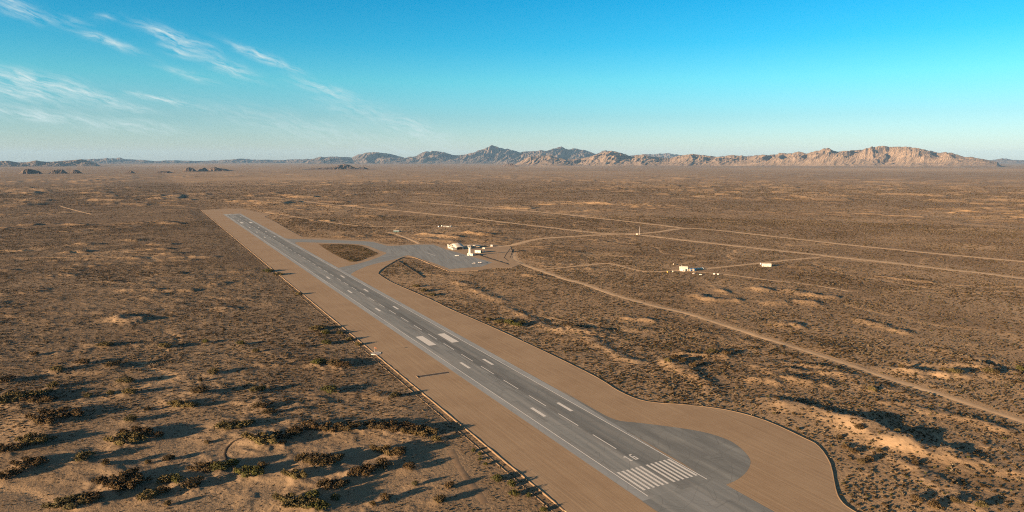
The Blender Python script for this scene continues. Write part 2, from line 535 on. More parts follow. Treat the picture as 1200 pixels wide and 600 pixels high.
RIDGES = [  # crest (pixels), height m, half width m, sandiness
    ([(880, 472), (905, 475), (930, 477)], 1.8, 8, .8), ([(930, 477), (953, 480), (980, 490), (1004, 500)], 4.0, 12, 1), ([(1004, 500), (1044, 514.7), (1060, 520)], 4.4, 13, .9),
    ([(1060, 520), (1086, 527), (1110, 532)], 3.5, 11, .9), ([(1110, 532), (1140, 540)], 1.5, 8, .6),
    ([(1087, 481), (1113, 487), (1147, 494), (1173, 503)], 1.7, 6, .4), ([(1049, 538), (1075, 548)], 1.3, 5, .8), ([(1092, 562), (1116, 572)], 1.7, 6, .9),
    ([(1078, 552), (1100, 560)], 1.0, 5, .9), ([(1120, 580), (1150, 590)], 1.0, 6, .7),
    ([(885, 445), (913, 443), (935, 446), (952, 449)], 3.6, 10, .5), ([(887, 428), (913, 424), (940, 428), (985, 431)], 1.4, 6, .6), ([(900, 433), (960, 436), (1010, 440)], 1.2, 5, .5),
    ([(786, 424), (805, 435), (826, 447)], 2.4, 8, .4), ([(806, 415), (832, 417), (846, 417)], 2.4, 8, .1), ([(830, 455), (850, 470)], 1.2, 6, .8),
    ([(818, 347), (832, 352)], 3.2, 9, .7), ([(838, 353), (861, 351)], 3.2, 9, .4), ([(842, 340), (852, 343)], 2.6, 8, .5), ([(886, 338), (900, 341)], 3.6, 10, .8),
    ([(905, 356), (928, 352)], 3.2, 9, .5), ([(926, 341), (948, 345)], 3.4, 10, 1), ([(958, 347), (977, 348)], 2.6, 8, .6), ([(946, 354), (960, 357)], 3.6, 10, .8),
    ([(912, 380), (930, 381)], 2.8, 9, .3), ([(738, 373), (764, 376)], 2.4, 7, .5), ([(736, 387), (752, 386)], 2.4, 7, .5), ([(816, 393), (828, 391)], 1.6, 6, .1),
    ([(672, 386), (690, 389), (703, 388)], 4.6, 10, 1), ([(690, 396), (720, 412), (745, 424)], 1.4, 7, 1), ([(593, 360), (635, 378), (663, 391)], 1.3, 7, 1),
    ([(538, 331), (547, 333)], 2.4, 9, .9), ([(551, 339), (560, 341)], 2.6, 9, .9), ([(568, 345), (590, 352)], 1.6, 9, 1), ([(616, 322.5), (640, 323.5)], 2.8, 9, 1),
    ([(660, 327), (668, 329)], 2.0, 7, .4), ([(704, 342), (712, 344)], 2.4, 7, .3), ([(656, 316), (690, 314)], 2.0, 10, .9), ([(628, 311), (660, 309)], 1.6, 12, .8),
    ([(1008, 375), (1032, 381), (1060, 389)], 2.2, 7, .4), ([(1016, 430), (1060, 435), (1100, 439)], 2.0, 7, 1), ([(1100, 439), (1136, 440), (1190, 438)], 1.8, 7, .9),
    ([(1060, 424), (1100, 426), (1150, 428)], 1.2, 6, .5), ([(1145, 427), (1185, 436)], 1.2, 6, .8), ([(1030, 323), (1085, 329)], 1.6, 9, .1), ([(930, 312), (980, 313)], 1.6, 10, .1),
    ([(142, 373), (155, 376)], 5.0, 13, 1), ([(150, 341), (172, 340)], 3.2, 10, .9), ([(185, 341), (222, 341)], 2.8, 9, .4), ([(252, 334), (265, 332)], 2.8, 9, .3),
    ([(258, 361), (272, 363)], 2.8, 9, .7), ([(70, 322), (85, 323)], 2.2, 10, .6), ([(110, 404), (150, 405), (185, 404)], 1.6, 7, .4), ([(70, 415), (100, 411)], 1.4, 6, .3),
    ([(28, 264), (40, 264)], 5, 16, .6), ([(50, 263), (60, 263)], 5, 16, .6), ([(80, 263.5), (100, 264)], 6, 18, .5), ([(145, 263), (168, 262)], 6.5, 18, .6),
    ([(190, 261), (206, 262.5)], 6, 18, .7), ([(-5, 267), (8, 268)], 6, 18, .3), ([(190, 229), (208, 228)], 11, 30, .5), ([(208, 231), (236, 230.5)], 9, 30, .8),
    ([(140, 239), (168, 240)], 8, 26, .6), ([(120, 239), (134, 239.5)], 6, 26, .3), ([(92, 240), (102, 240)], 6, 26, .1), ([(33, 227), (62, 226)], 9, 30, .8), ([(8, 221), (28, 220.5)], 10, 34, .3),
    ([(12, 241.5), (32, 241)], 6, 22, .2), ([(-10, 252), (26, 251.5)], 5, 18, .2), ([(40, 251.5), (70, 251)], 4, 18, .2), ([(88, 286.5), (106, 286.5)], 4, 13, .3), ([(144, 281.5), (162, 282)], 4, 13, .4),
    ([(8, 294), (26, 294)], 3.6, 12, .2), ([(80, 296), (96, 295)], 3.6, 12, .2), ([(183, 286.5), (198, 287)], 3.6, 12, .9), ([(174, 292.5), (194, 292)], 3.6, 12, .2),
    ([(196, 297.5), (212, 297)], 3.2, 11, .5), ([(112, 304), (135, 303)], 3.0, 12, 1), ([(148, 302), (162, 303)], 3.6, 12, .2), ([(208, 302), (220, 302)], 3.2, 11, 1), ([(230, 302), (246, 301.5)], 3, 11, 1),
    ([(100, 232), (130, 231)], 7, 28, .6), ([(98, 224), (118, 223)], 8, 34, .3), ([(380, 236), (400, 237)], 5, 22, .4), ([(350, 222), (374, 223)], 7, 30, .3), ([(495, 227), (520, 228)], 7, 30, .9),
    ([(372, 259), (384, 259.5)], 5, 16, 0), ([(346, 245.5), (354, 246)], 4, 18, 0), ([(425, 253), (440, 254)], 4, 20, 0), ([(640, 236), (680, 238)], 6, 28, .9), ([(560, 232), (600, 233)], 6, 28, .7),
    ([(690, 238), (720, 240)], 5, 26, .8), ([(800, 233), (840, 235)], 5, 26, .5), ([(860, 232), (900, 235)], 5, 26, .8), ([(940, 236), (985, 238)], 5, 28, .7), ([(1016, 251), (1075, 254)], 4, 20, .9),
    ([(1125, 262), (1152, 264)], 2.5, 24, 1), ([(1060, 246), (1090, 247)], 3, 24, .8), ([(496, 275), (520, 277), (540, 279)], 4.5, 16, 1), ([(548, 273), (572, 276)], 5, 15, .2),
    ([(425, 276.5), (450, 276)], 3.5, 14, .5), ([(500, 280), (530, 284)], 3, 14, 1), ([(400, 277), (420, 280)], 2.5, 14, .5)]

# big bushes: base u, v, width px, tint (0 brown, 1 olive, 2 green)
BUSHES = [(41, 417, 10, 0), (67, 436, 16, 1), (98, 427, 14, 0), (133, 431, 16, 0), (123, 407, 16, 1), (193, 408, 16, 1), (7, 448, 18, 0), (148, 449, 17, 1), (152, 462, 15, 1),
          (103, 466, 10, 1), (130, 462, 9, 1), (12, 473, 26, 1), (30, 467, 32, 1), (46, 472, 28, 0), (63, 455, 14, 1), (50, 495, 32, 0), (76, 487, 38, 0), (154, 494, 16, 1),
          (173, 482, 8, 0), (241, 402, 8, 2), (282, 404, 10, 2), (251, 438, 16, 1), (235, 447, 6, 0), (234, 463, 22, 0), (215, 478, 28, 1), (300, 413, 8, 1), (305, 480, 19, 0),
          (316, 486, 16, 0), (300, 460, 14, 1), (308, 458, 10, 2), (375, 427, 18, 2), (393, 428, 22, 0), (385, 460, 25, 2), (356, 407, 8, 0), (383, 403, 14, 2), (10, 529, 26, 0),
          (42, 519, 28, 1), (35, 548, 30, 0), (10, 561, 24, 0), (98, 540, 20, 1), (124, 548, 10, 0), (147, 519, 36, 1), (161, 511, 34, 0), (187, 513, 12, 0), (117, 567, 18, 0),
          (153, 567, 34, 0), (155, 557, 14, 0), (143, 574, 30, 0), (83, 593, 40, 1), (107, 589, 24, 0), (173, 585, 22, 1), (190, 579, 16, 0), (195, 566, 20, 1), (197, 593, 10, 0),
          (173, 544, 8, 0), (198, 540, 12, 0), (275, 503, 34, 1), (308, 520, 40, 1), (330, 514, 34, 0), (347, 508, 20, 0), (363, 502, 24, 0), (387, 505, 30, 0), (243, 520, 7, 0),
          (331, 523, 9, 0), (367, 543, 34, 0), (383, 547, 34, 0), (243, 551, 36, 0), (258, 553, 22, 2), (273, 548, 18, 2), (292, 558, 30, 2), (207, 566, 18, 2), (227, 571, 24, 0),
          (347, 562, 26, 1), (308, 552, 12, 0), (390, 571, 30, 0), (342, 591, 36, 1), (355, 596, 34, 1), (367, 588, 22, 2), (374, 599, 24, 2), (393, 586, 12, 2),
          (463, 465, 16, 1), (471, 503, 44, 0), (493, 508, 34, 0), (441, 502, 26, 0), (402, 505, 34, 0), (455, 532, 34, 0), (469, 534, 20, 0), (425, 556, 30, 0), (449, 548, 24, 0),
          (479, 550, 18, 0), (452, 586, 14, 0), (516, 589, 18, 0), (511, 516, 14, 1), (388, 547, 20, 0), (527, 571, 14, 0), (487, 569, 10, 1), (437, 593, 10, 0),
          (555, 528, 6, 2), (562, 532, 6, 2), (563, 538, 6, 2), (569, 544, 7, 2), (583, 562, 15, 2), (600, 568, 13, 2), (602, 580, 15, 2), (620, 581, 8, 2), (637, 598, 9, 2),
          (315, 318, 14, 2), (326, 322, 12, 1), (373, 386, 18, 1), (382, 391, 14, 2), (403, 430, 20, 0), (371, 428, 14, 2), (420, 404, 8, 1), (410, 398, 9, 1), (398, 391, 9, 1), (350, 345, 9, 1),
          (597, 379, 16, 2), (606, 382, 14, 2), (586, 378, 14, 1), (574, 375, 10, 1), (612, 380, 12, 1), (497, 341, 12, 1), (506, 346, 10, 1), (488, 336, 9, 1), (413, 306, 8, 1),
          (1115, 439, 9, 1), (1123, 440, 10, 1), (1160, 438, 11, 1), (1168, 440, 9, 0), (1196, 434, 10, 2), (1055, 434, 6, 0), (1105, 437, 7, 0), (1007, 508, 11, 0), (1051, 512, 7, 1),
          (1022, 458, 9, 1), (1010, 543, 13, 0), (1018, 540, 11, 0), (1000, 530, 10, 0), (990, 525, 9, 0), (935, 503, 6, 0), (985, 512, 7, 0), (1030, 530, 8, 0), (1072, 545, 7, 0),
          (835, 414, 12, 1), (800, 424, 13, 0), (790, 420, 11, 0), (812, 430, 11, 0), (782, 426, 10, 1), (850, 416, 9, 0), (1095, 595, 14, 0), (1075, 588, 12, 0), (1150, 596, 14, 1), (1120, 590, 10, 0)]

FLATS = [(PX(540, 294), 75), (PX(562, 294), 40), (PX(576, 288), 40), (PX(805, 316.5), 45), (PX(818, 317), 40), (PX(840, 321), 15), (PX(897, 311), 22), (PX(522, 267), 60),
         (PX(466, 272), 30), (PX(749, 275), 20), (PX(785, 314), 25)]

# ------------------------------------------------------------------ the ground: one sheet, finer where the picture looks
def make_ground():
    azd = np.arange(-40, 40.001, 0.088)
    azs = np.concatenate([np.arange(-180, -44, 4.0), [-43, -42, -41], azd, [41, 42, 43], np.arange(44, 180.1, 4.0)])
    azs = np.radians(azs)
    rs = [0.0, 30, 80, 150, 220, 280, 320]
    r = 340.0
    while r < 3400:
        rs.append(r)
        r += min(0.75 * r * r / (CAM_H * FPX), 4.6) if r > 520 else 0.9
    while r < 70000:
        rs.append(r)
        r += max(4.6, 0.34 * r * r / (CAM_H * FPX)) if r < 9000 else r * 0.02
    rs.append(75000)
    rs = np.array(rs)
    A, Q = np.meshgrid(azs, rs)
    X = (np.sin(A) * Q).astype(np.float32)
    Y = (np.cos(A) * Q).astype(np.float32)
    near = Q < 3900
    # rolling plain
    Z = (fbm(X / 900, Y / 900, 3, 3) - 0.5) * 5.0
    # low hummocks all over
    cl = fbm(X / 160, Y / 160, 31, 4)
    hum = np.maximum(fbm(X / 11, Y / 11, 11, 3) - 0.5, 0) * 1.7 * sstep(0.35, 0.65, cl) * sstep(3800, 2600, Q)
    hum += (fbm(X / 28, Y / 28, 15, 3) - 0.5) * 0.8 * sstep(6000, 3500, Q)
    # dune clumps, larger further out
    k1 = sstep(0.56, 0.80, fbm(X / 70, Y / 45, 51, 4)) * sstep(0.46, 0.60, fbm(X / 520, Y / 520, 61, 3))
    k2 = sstep(0.52, 0.74, fbm(X / 190, Y / 150, 71, 4)) * sstep(0.40, 0.56, fbm(X / 1500, Y / 1300, 81, 3)) * sstep(2200, 3500, Q) * sstep(14000, 8000, Q)
    Z = Z + hum + k1 * 1.9 * sstep(4500, 3000, Q) + k2 * 8.0
    sand = np.clip(k1 * 0.40, 0, 1)
    # hand-placed crests
    for pts, h, wd, sd in RIDGES:
        P = [PX(*q) for q in pts]
        px, py = np.array(P)[:, 0], np.array(P)[:, 1]
        m = wd * 3.2 + 8
        # window in rows and columns
        rr, aa = np.hypot(px, py), np.arctan2(px, py)
        i0, i1 = np.searchsorted(rs, [rr.min() - m, rr.max() + m])
        da = m / rr.min()
        j0, j1 = np.searchsorted(azs, [aa.min() - da, aa.max() + da])
        sl = (slice(i0, i1), slice(j0, j1))
        x, y = X[sl], Y[sl]
        wd = wd * 1.2
        wob = (fbm(x / (wd * 1.5), y / (wd * 1.5), 91, 4) - 0.5) * wd * 2.0
        d = np.maximum(seg_dist(x, y, P) + wob, 0)
        f = np.exp(-(d / wd) ** 2)
        Z[sl] += f * h * 0.88 * (0.7 + 0.6 * vnoise(x / (wd * 1.3), y / (wd * 1.3), 92))
        sand[sl] = np.maximum(sand[sl], np.exp(-(d / (wd * 1.2)) ** 2) * sd * (0.30 + 0.9 * fbm(x / 7, y / 7, 93, 3)))
    # mounds gathered round the big bushes
    for (u, v, w, t) in BUSHES:
        x0, y0 = PX(u, v)
        r0 = math.hypot(x0, y0)
        W = w * r0 / FPX
        if W < 5:
            continue
        m = W * 1.6
        i0, i1 = np.searchsorted(rs, [r0 - m, r0 + m])
        a0 = math.atan2(x0, y0)
        j0, j1 = np.searchsorted(azs, [a0 - m / r0, a0 + m / r0])
        sl = (slice(i0, i1), slice(j0, j1))
        x, y = X[sl], Y[sl]
        d = np.hypot(x - x0, y - y0) + (fbm(x / 6, y / 6, 95, 2) - 0.5) * W * 0.5
        f = np.exp(-(d / (W * 0.62)) ** 2)
        Z[sl] = Z[sl] + f * min(0.085 * W, 1.3)
        sand[sl] = np.maximum(sand[sl], np.exp(-(d / (W * 0.75)) ** 2) * 0.75)
    # the sandy flat of the lower left
    sx, sy = PX(150, 545)
    flat = np.exp(-(((X - sx) / 190) ** 2 + ((Y - sy) / 95) ** 2) ** 1.4)
    fl2 = np.exp(-(((X - PX(430, 580)[0]) / 130) ** 2 + ((Y - PX(430, 560)[1]) / 70) ** 2) ** 1.4)
    flat = np.clip(flat + 0.6 * fl2, 0, 1)
    sand = np.maximum(sand, flat * (0.15 + 0.45 * fbm(X / 40, Y / 40, 101, 3)))
    # pale and bare bands far out
    pale = np.clip(k2 * 0.6, 0, 1)
    for (u, v, du, dv, s) in [(1060, 198.5, 170, 2.0, .9), (640, 195, 60, 1.2, .8), (700, 202, 90, 1.6, .4), (60, 194.5, 140, 1.2, .7), (40, 222, 60, 3, .6), (1140, 289, 35, 4, .9), (1090, 279, 90, 2.5, .5),
                              (660, 314, 45, 5, .8), (600, 306, 16, 9, .9), (120, 300, 40, 4, .5), (520, 277, 40, 5, .8), (380, 274, 50, 4, .6), (560, 340, 60, 12, .5), (850, 470, 40, 6, .5),
                              (330, 210, 120, 3, .35), (900, 215, 200, 4, .3), (350, 276, 22, 3, .6), (450, 281, 30, 3, .5)]:
        x0, y0 = PX(u, v)
        r0 = math.hypot(x0, y0)
        ya, yb = PX(600, v - dv)[1], PX(600, v + dv)[1]
        wx, wy = du * r0 / FPX, max((ya - yb) / 2, 1)
        f = np.exp(-((X - x0) / wx) ** 2 - ((Y - y0) / wy) ** 2)
        pale = np.maximum(pale, f * s * (0.55 + 0.9 * (fbm(X / (wx * .2), Y / (wy * .2), 111, 3) - 0.2)))
    # dry washes winding over the plain
    wash = np.exp(-((fbm(X / 520, Y / 520, 141, 4) - 0.5) / 0.007) ** 2) + 0.8 * np.exp(-((fbm(X / 800 + 7, Y / 800, 151, 4) - 0.5) / 0.006) ** 2)
    wash = np.clip(wash, 0, 1) * sstep(9000, 3500, Q) * (0.35 + 0.65 * sstep(0.42, 0.58, fbm(X / 300, Y / 300, 161, 2)))
    Z = Z - wash * 0.5
    pale = np.maximum(pale, wash * 0.75)
    # level ground under roads, buildings and the graded strip
    level = np.zeros_like(Z)
    for k, v in ROADS.items():
        d = np.full(Z.shape, 1e6, np.float32)
        d[near] = seg_dist(X[near], Y[near], ROAD_XY[k])
        w = v[0]
        level = np.maximum(level, sstep(w * 2.2 + 6, w * 0.6, d))
        if k not in ('strip_side', 'hollow'):
            pale = np.maximum(pale, sstep(w * 1.5, w * 0.5, d) * 0.5)
    for (p, rad) in FLATS:
        level = np.maximum(level, sstep(rad * 1.6, rad, np.hypot(X - p[0], Y - p[1])))
    base = (fbm(X / 900, Y / 900, 3, 3) - 0.5) * 5.0
    Z = Z * (1 - level) + base * level
    dp = np.full(Z.shape, 1e6, np.float32)
    dp[near] = seg_dist(X[near], Y[near], PAD, True)
    ins = np.zeros(Z.shape, bool)
    ins[near] = inside(X[near], Y[near], PAD)
    sd = np.where(ins, -dp, dp)
    t = sstep(10, 60, sd)
    Z = Z * t + (-0.42) * (1 - t) + (1 - t) * np.where(ins, 0, np.minimum(0.35, np.maximum(Z, 0) * 0.3)) * sstep(4, 16, sd)
    Z = np.where(sd < 0, -0.45 - np.clip(-sd / 10, 0, 1) * 0.8, Z)
    t2 = sstep(60, 220, np.hypot(X - sx, Y - sy) * 0 + sd)
    sand = np.clip(sand, 0, 1)
    lefts = sstep(40, -80, (X - RW_O[0]) * RW_N[0] + (Y - RW_O[1]) * RW_N[1])
    scrub = np.clip(0.35 + 0.35 * lefts + 1.3 * (fbm(X / 260, Y / 260, 121, 4) - 0.35), 0, 1) * (1 - 0.7 * flat) * np.where(Q > 1500, 1.0, 0.75)
    Z[0, :] = 0
    nr, nc = Z.shape
    co = np.stack([X, Y, Z], -1).reshape(-1, 3).astype(np.float32)
    idx = np.arange(nr * nc).reshape(nr, nc)
    quads = np.stack([idx[:-1, :-1], idx[:-1, 1:], idx[1:, 1:], idx[1:, :-1]], -1).reshape(-1, 4)
    quads = quads[:, ::-1]
    me = bpy.data.meshes.new('ground')
    me.vertices.add(len(co))
    me.vertices.foreach_set('co', co.ravel())
    me.loops.add(quads.size)
    me.loops.foreach_set('vertex_index', quads.ravel().astype(np.int32))
    me.polygons.add(len(quads))
    me.polygons.foreach_set('loop_start', np.arange(0, quads.size, 4, dtype=np.int32))
    me.polygons.foreach_set('loop_total', np.full(len(quads), 4, np.int32))
    me.polygons.foreach_set('use_smooth', np.ones(len(quads), bool))
    grey = lefts * np.clip(0.75 + 0.8 * (fbm(X / 400, Y / 400, 131, 3) - 0.5), 0, 1) * sstep(14000, 6000, Q)
    for nm, arr in (('sand', sand), ('scrub', scrub), ('grey_soil', grey), ('pale', np.clip(pale, 0, 1))):
        a = me.attributes.new(nm, 'FLOAT', 'POINT')
        a.data.foreach_set('value', arr.ravel().astype(np.float32))
    me.update()
    o = bpy.data.objects.new('ground', me)
    COL.objects.link(o)
    me.materials.append(mat_ground())
    return o, rs, azs, Z, np.maximum(sand, pale * 0.8), flat


def tag(o, label=None, cat=None, group=None, kind=None):
    if label:
        o['label'] = label
    if cat:
        o['category'] = cat
    if group:
        o['group'] = group
    if kind:
        o['kind'] = kind
    return o


GROUND, G_R, G_A, G_Z, G_SAND, G_FLAT = make_ground()
tag(GROUND, 'brown scrub desert plain stretching to the mountains', 'ground', kind='structure')


def grid_lookup(x, y, arr):
    x, y = np.asarray(x, float), np.asarray(y, float)
    r, a = np.hypot(x, y), np.arctan2(x, y)
    i = np.clip(np.searchsorted(G_R, r) - 1, 0, len(G_R) - 2)
    j = np.clip(np.searchsorted(G_A, a) - 1, 0, len(G_A) - 2)
    fi = np.clip((r - G_R[i]) / (G_R[i + 1] - G_R[i]), 0, 1)
    fj = np.clip((a - G_A[j]) / (G_A[j + 1] - G_A[j]), 0, 1)
    return ((arr[i, j] * (1 - fj) + arr[i, j + 1] * fj) * (1 - fi) + (arr[i + 1, j] * (1 - fj) + arr[i + 1, j + 1] * fj) * fi)


def ground_z(x, y):
    return grid_lookup(x, y, G_Z)


def gz(x, y):
    return float(ground_z(np.array([x]), np.array([y]))[0])


# ------------------------------------------------------------------ mesh helpers
def mesh_obj(name, verts, faces, mat, parent=None, smooth=False):
    me = bpy.data.meshes.new(name)
    me.from_pydata([tuple(v) for v in verts], [], faces)
    me.update()
    if smooth:
        me.polygons.foreach_set('use_smooth', np.ones(len(me.polygons), bool))
    if mat:
        me.materials.append(mat)
    o = bpy.data.objects.new(name, me)
    COL.objects.link(o)
    if parent:
        o.parent = parent
    return o


def bm_obj(name, bm, mat, parent=None, smooth=False):
    me = bpy.data.meshes.new(name)
    bm.to_mesh(me)
    bm.free()
    if smooth:
        me.polygons.foreach_set('use_smooth', np.ones(len(me.polygons), bool))
    if mat:
        me.materials.append(mat)
    o = bpy.data.objects.new(name, me)
    COL.objects.link(o)
    if parent:
        o.parent = parent
    return o


def empty(name, loc, rz=0.0):
    o = bpy.data.objects.new(name, None)
    o.empty_display_size = 1
    COL.objects.link(o)
    o.location = loc
    o.rotation_euler = (0, 0, rz)
    return o


def bm_box(bm, x0, x1, y0, y1, z0, z1, bevel=0.0):
    r = bmesh.ops.create_cube(bm, size=1.0)
    for v in r['verts']:
        v.co = Vector(((x0 + x1) / 2 + v.co.x * (x1 - x0), (y0 + y1) / 2 + v.co.y * (y1 - y0), (z0 + z1) / 2 + v.co.z * (z1 - z0)))
    if bevel:
        es = list({e for v in r['verts'] for e in v.link_edges})
        bmesh.ops.bevel(bm, geom=es, offset=bevel, segments=1, affect='EDGES')


def box(name, x0, x1, y0, y1, z0, z1, mat, parent, bevel=0.0):
    bm = bmesh.new()
    bm_box(bm, x0, x1, y0, y1, z0, z1, bevel)
    return bm_obj(name, bm, mat, parent)


def bm_lathe(bm, prof, seg=16, axis='Z', off=(0, 0, 0)):
    rings = []
    for (r, h) in prof:
        ring = []
        for k in range(seg):
            a = 2 * math.pi * k / seg
            c, s = r * math.cos(a), r * math.sin(a)
            p = (c, s, h) if axis == 'Z' else ((h, c, s) if axis == 'X' else (c, h, s))
            ring.append(bm.verts.new((p[0] + off[0], p[1] + off[1], p[2] + off[2])))
        rings.append(ring)
    for a, b in zip(rings[:-1], rings[1:]):
        for k in range(seg):
            bm.faces.new((a[k], a[(k + 1) % seg], b[(k + 1) % seg], b[k]))
    bm.faces.new(list(reversed(rings[0])))
    bm.faces.new(rings[-1])
    bmesh.ops.recalc_face_normals(bm, faces=bm.faces[:])


def lathe(name, prof, mat, parent, seg=16, axis='Z', off=(0, 0, 0), smooth=True):
    bm = bmesh.new()
    bm_lathe(bm, prof, seg, axis, off)
    o = bm_obj(name, bm, mat, parent)
    if smooth:
        for p in o.data.polygons:
            p.use_smooth = len(p.vertices) == 4
    return o


def bm_tube(bm, p, q, r0, r1, seg=6):
    p, q = Vector(p), Vector(q)
    d = (q - p).normalized()
    a = d.orthogonal().normalized()
    b = d.cross(a)
    R0 = [bm.verts.new(p + (a * math.cos(t) + b * math.sin(t)) * r0) for t in [2 * math.pi * k / seg for k in range(seg)]]
    R1 = [bm.verts.new(q + (a * math.cos(t) + b * math.sin(t)) * r1) for t in [2 * math.pi * k / seg for k in range(seg)]]
    for k in range(seg):
        bm.faces.new((R0[k], R0[(k + 1) % seg], R1[(k + 1) % seg], R1[k]))
    bm.faces.new(list(reversed(R0)))
    bm.faces.new(R1)


def sheet(name, pts, z, mat, origin=None, rz=0.0, skirt=0.0, parent=None):
    """flat polygon in world XY; local axes turned by rz about origin"""
    ox, oy = origin if origin is not None else pts[0]
    c, s = math.cos(-rz), math.sin(-rz)
    loc = [((x - ox) * c - (y - oy) * s, (x - ox) * s + (y - oy) * c) for x, y in pts]
    bm = bmesh.new()
    vs = [bm.verts.new((x, y, 0)) for x, y in loc]
    f = bm.faces.new(vs)
    f.normal_update()
    if f.normal.z < 0:
        f.normal_flip()
    if skirt:
        lo = [bm.verts.new((x, y, -skirt)) for x, y in loc]
        n = len(vs)
        for k in range(n):
            bm.faces.new((vs[k], vs[(k + 1) % n], lo[(k + 1) % n], lo[k]))
    bmesh.ops.triangulate(bm, faces=[f])
    o = bm_obj(name, bm, mat)
    o.location = (ox, oy, z)
    o.rotation_euler = (0, 0, rz)
    if parent:
        o.parent = parent
        o.matrix_parent_inverse = Matrix.Identity(4)
    return o


# ------------------------------------------------------------------ graded strip and pavements
RZ = math.atan2(RW_R[1], RW_R[0])
M_PAD = mat_graded()
M_RUN = mat_asphalt('runway_asphalt', (0.196, 0.215, 0.221), (0.238, 0.255, 0.257), (0.280, 0.290, 0.286), (0.008, 0.18, 1),
                    [(0.0, g3(.95)), (0.46, g3(1.0)), (0.50, g3(.74)), (0.62, g3(.72)), (0.67, g3(.84)), (0.80, g3(.80)), (1.0, g3(.86))])
M_SHO = mat_asphalt('shoulder_asphalt', (0.280, 0.302, 0.314), (0.309, 0.333, 0.343), (0.327, 0.348, 0.354))
M_TAX = mat_asphalt('taxiway_asphalt', (0.196, 0.212, 0.218), (0.232, 0.250, 0.256), (0.262, 0.278, 0.281))
M_STOP = mat_asphalt('stopway_asphalt', (0.178, 0.194, 0.198), (0.214, 0.230, 0.233), (0.250, 0.262, 0.259))
M_PAINT = mat_paint()
M_ROAD = mat_plain('dirt_road', (0.53, 0.385, 0.24), 0.95, 0.28, 0.08)
M_DITCH_SHADE = mat_plain('ditch_shade_paint', (0.060, 0.046, 0.034), 0.95, 0.4, 0.15)  # dark colour stands in for the shade inside ditches and gully
M_TRACK = mat_plain('packed_track', (0.27, 0.19, 0.12), 0.95, 0.3, 0.15)
M_BERM = mat_plain('berm_sand', (0.215, 0.155, 0.100), 0.95, 0.3, 0.15)

def ragged(pts, step, amp, seed):
    out = []
    n = len(pts)
    for i in range(n):
        a, b = np.array(pts[i]), np.array(pts[(i + 1) % n])
        L = np.linalg.norm(b - a)
        k = max(1, int(L / step))
        nr = np.array([b[1] - a[1], a[0] - b[0]]) / (L + 1e-9)
        for q in range(k):
            p = a + (b - a) * q / k
            w = (float(fbm(np.array([p[0] / 7.0]), np.array([p[1] / 7.0]), seed, 3)[0]) - 0.5) * 2 * amp
            out.append(tuple(p + nr * w))
    return out


pad = sheet('sand_strip', ragged(PAD, 7.0, 1.6, 333), 0.0, M_PAD, (0, 0), 0.0, 1.1)
tag(pad, 'wide graded tan sand strip surrounding the runway', 'sand strip', kind='structure')


def run_poly(sn):
    return [RW(s, n) for s, n in sn]


NL, NC, NR = 0.8, 26.3, 50.6
S_END = 2572.0
S_THR = -3.0
PAVE_L, PAVE_R = -6.2, 57.8
# wedge-shaped edge pieces: the left and right shoulders, the runway between, all butted together
runway = sheet('runway', run_poly([(S_THR, NL - .8), (S_END, NL - .8), (S_END, NR + .8), (S_THR, NR + .8)]), 0.030, M_RUN, tuple(RW_O), RZ)
tag(runway, 'long dark grey asphalt runway with white markings', 'runway', kind='structure')
for side, (a, b) in enumerate(((PAVE_L, NL - .8), (NR + .8, PAVE_R))):
    s0, s1 = (S_THR, S_THR) if side == 0 else (45.0, 185.0)
    o = sheet('runway_shoulder', run_poly([(s0, a), (S_END, a), (S_END, b), (s1, b)]), 0.030, M_SHO, tuple(RW_O), RZ)
    tag(o, 'pale grey paved shoulder along the %s edge of the runway' % ('left', 'right')[side], 'shoulder', kind='structure')
stop = sheet('stopway', run_poly([(S_THR, PAVE_L - .3), (S_THR, PAVE_R - 2), (-330, PAVE_R - 2), (-330, PAVE_L - .3)]), 0.024, M_STOP, tuple(RW_O), RZ)
tag(stop, 'grey paved stopway before the threshold stripes', 'pavement', kind='structure')
joint = sheet('paving_lane', run_poly([(S_THR - 4, 17), (-330, 17), (-330, 34), (S_THR - 4, 34)]), 0.034, M_TAX, tuple(RW_O), RZ)
tag(joint, 'slightly darker paving lane along the middle of the stopway', 'pavement', kind='structure')
TURN = smooth_px([(655, 455.5), (690, 476), (720, 491.5), (750, 495.6), (785, 500), (815, 504.5), (838, 510), (858, 518), (873, 530), (879.5, 541), (875, 552.5), (864, 562), (851, 568)], 4)
turn_in = [(836, 566), (800, 543), (760, 520), (720, 497), (690, 479)]
turn = sheet('turn_pad', [PX(*q) for q in TURN + turn_in], 0.018, mat_asphalt('turn_pad_asphalt', (0.160, 0.172, 0.173), (0.192, 0.205, 0.205), (0.245, 0.258, 0.252), (0.012, 0.10, 1)), tuple(RW_O), RZ)
tag(turn, 'rounded asphalt turning pad bulging beside the runway threshold', 'pavement', kind='structure')

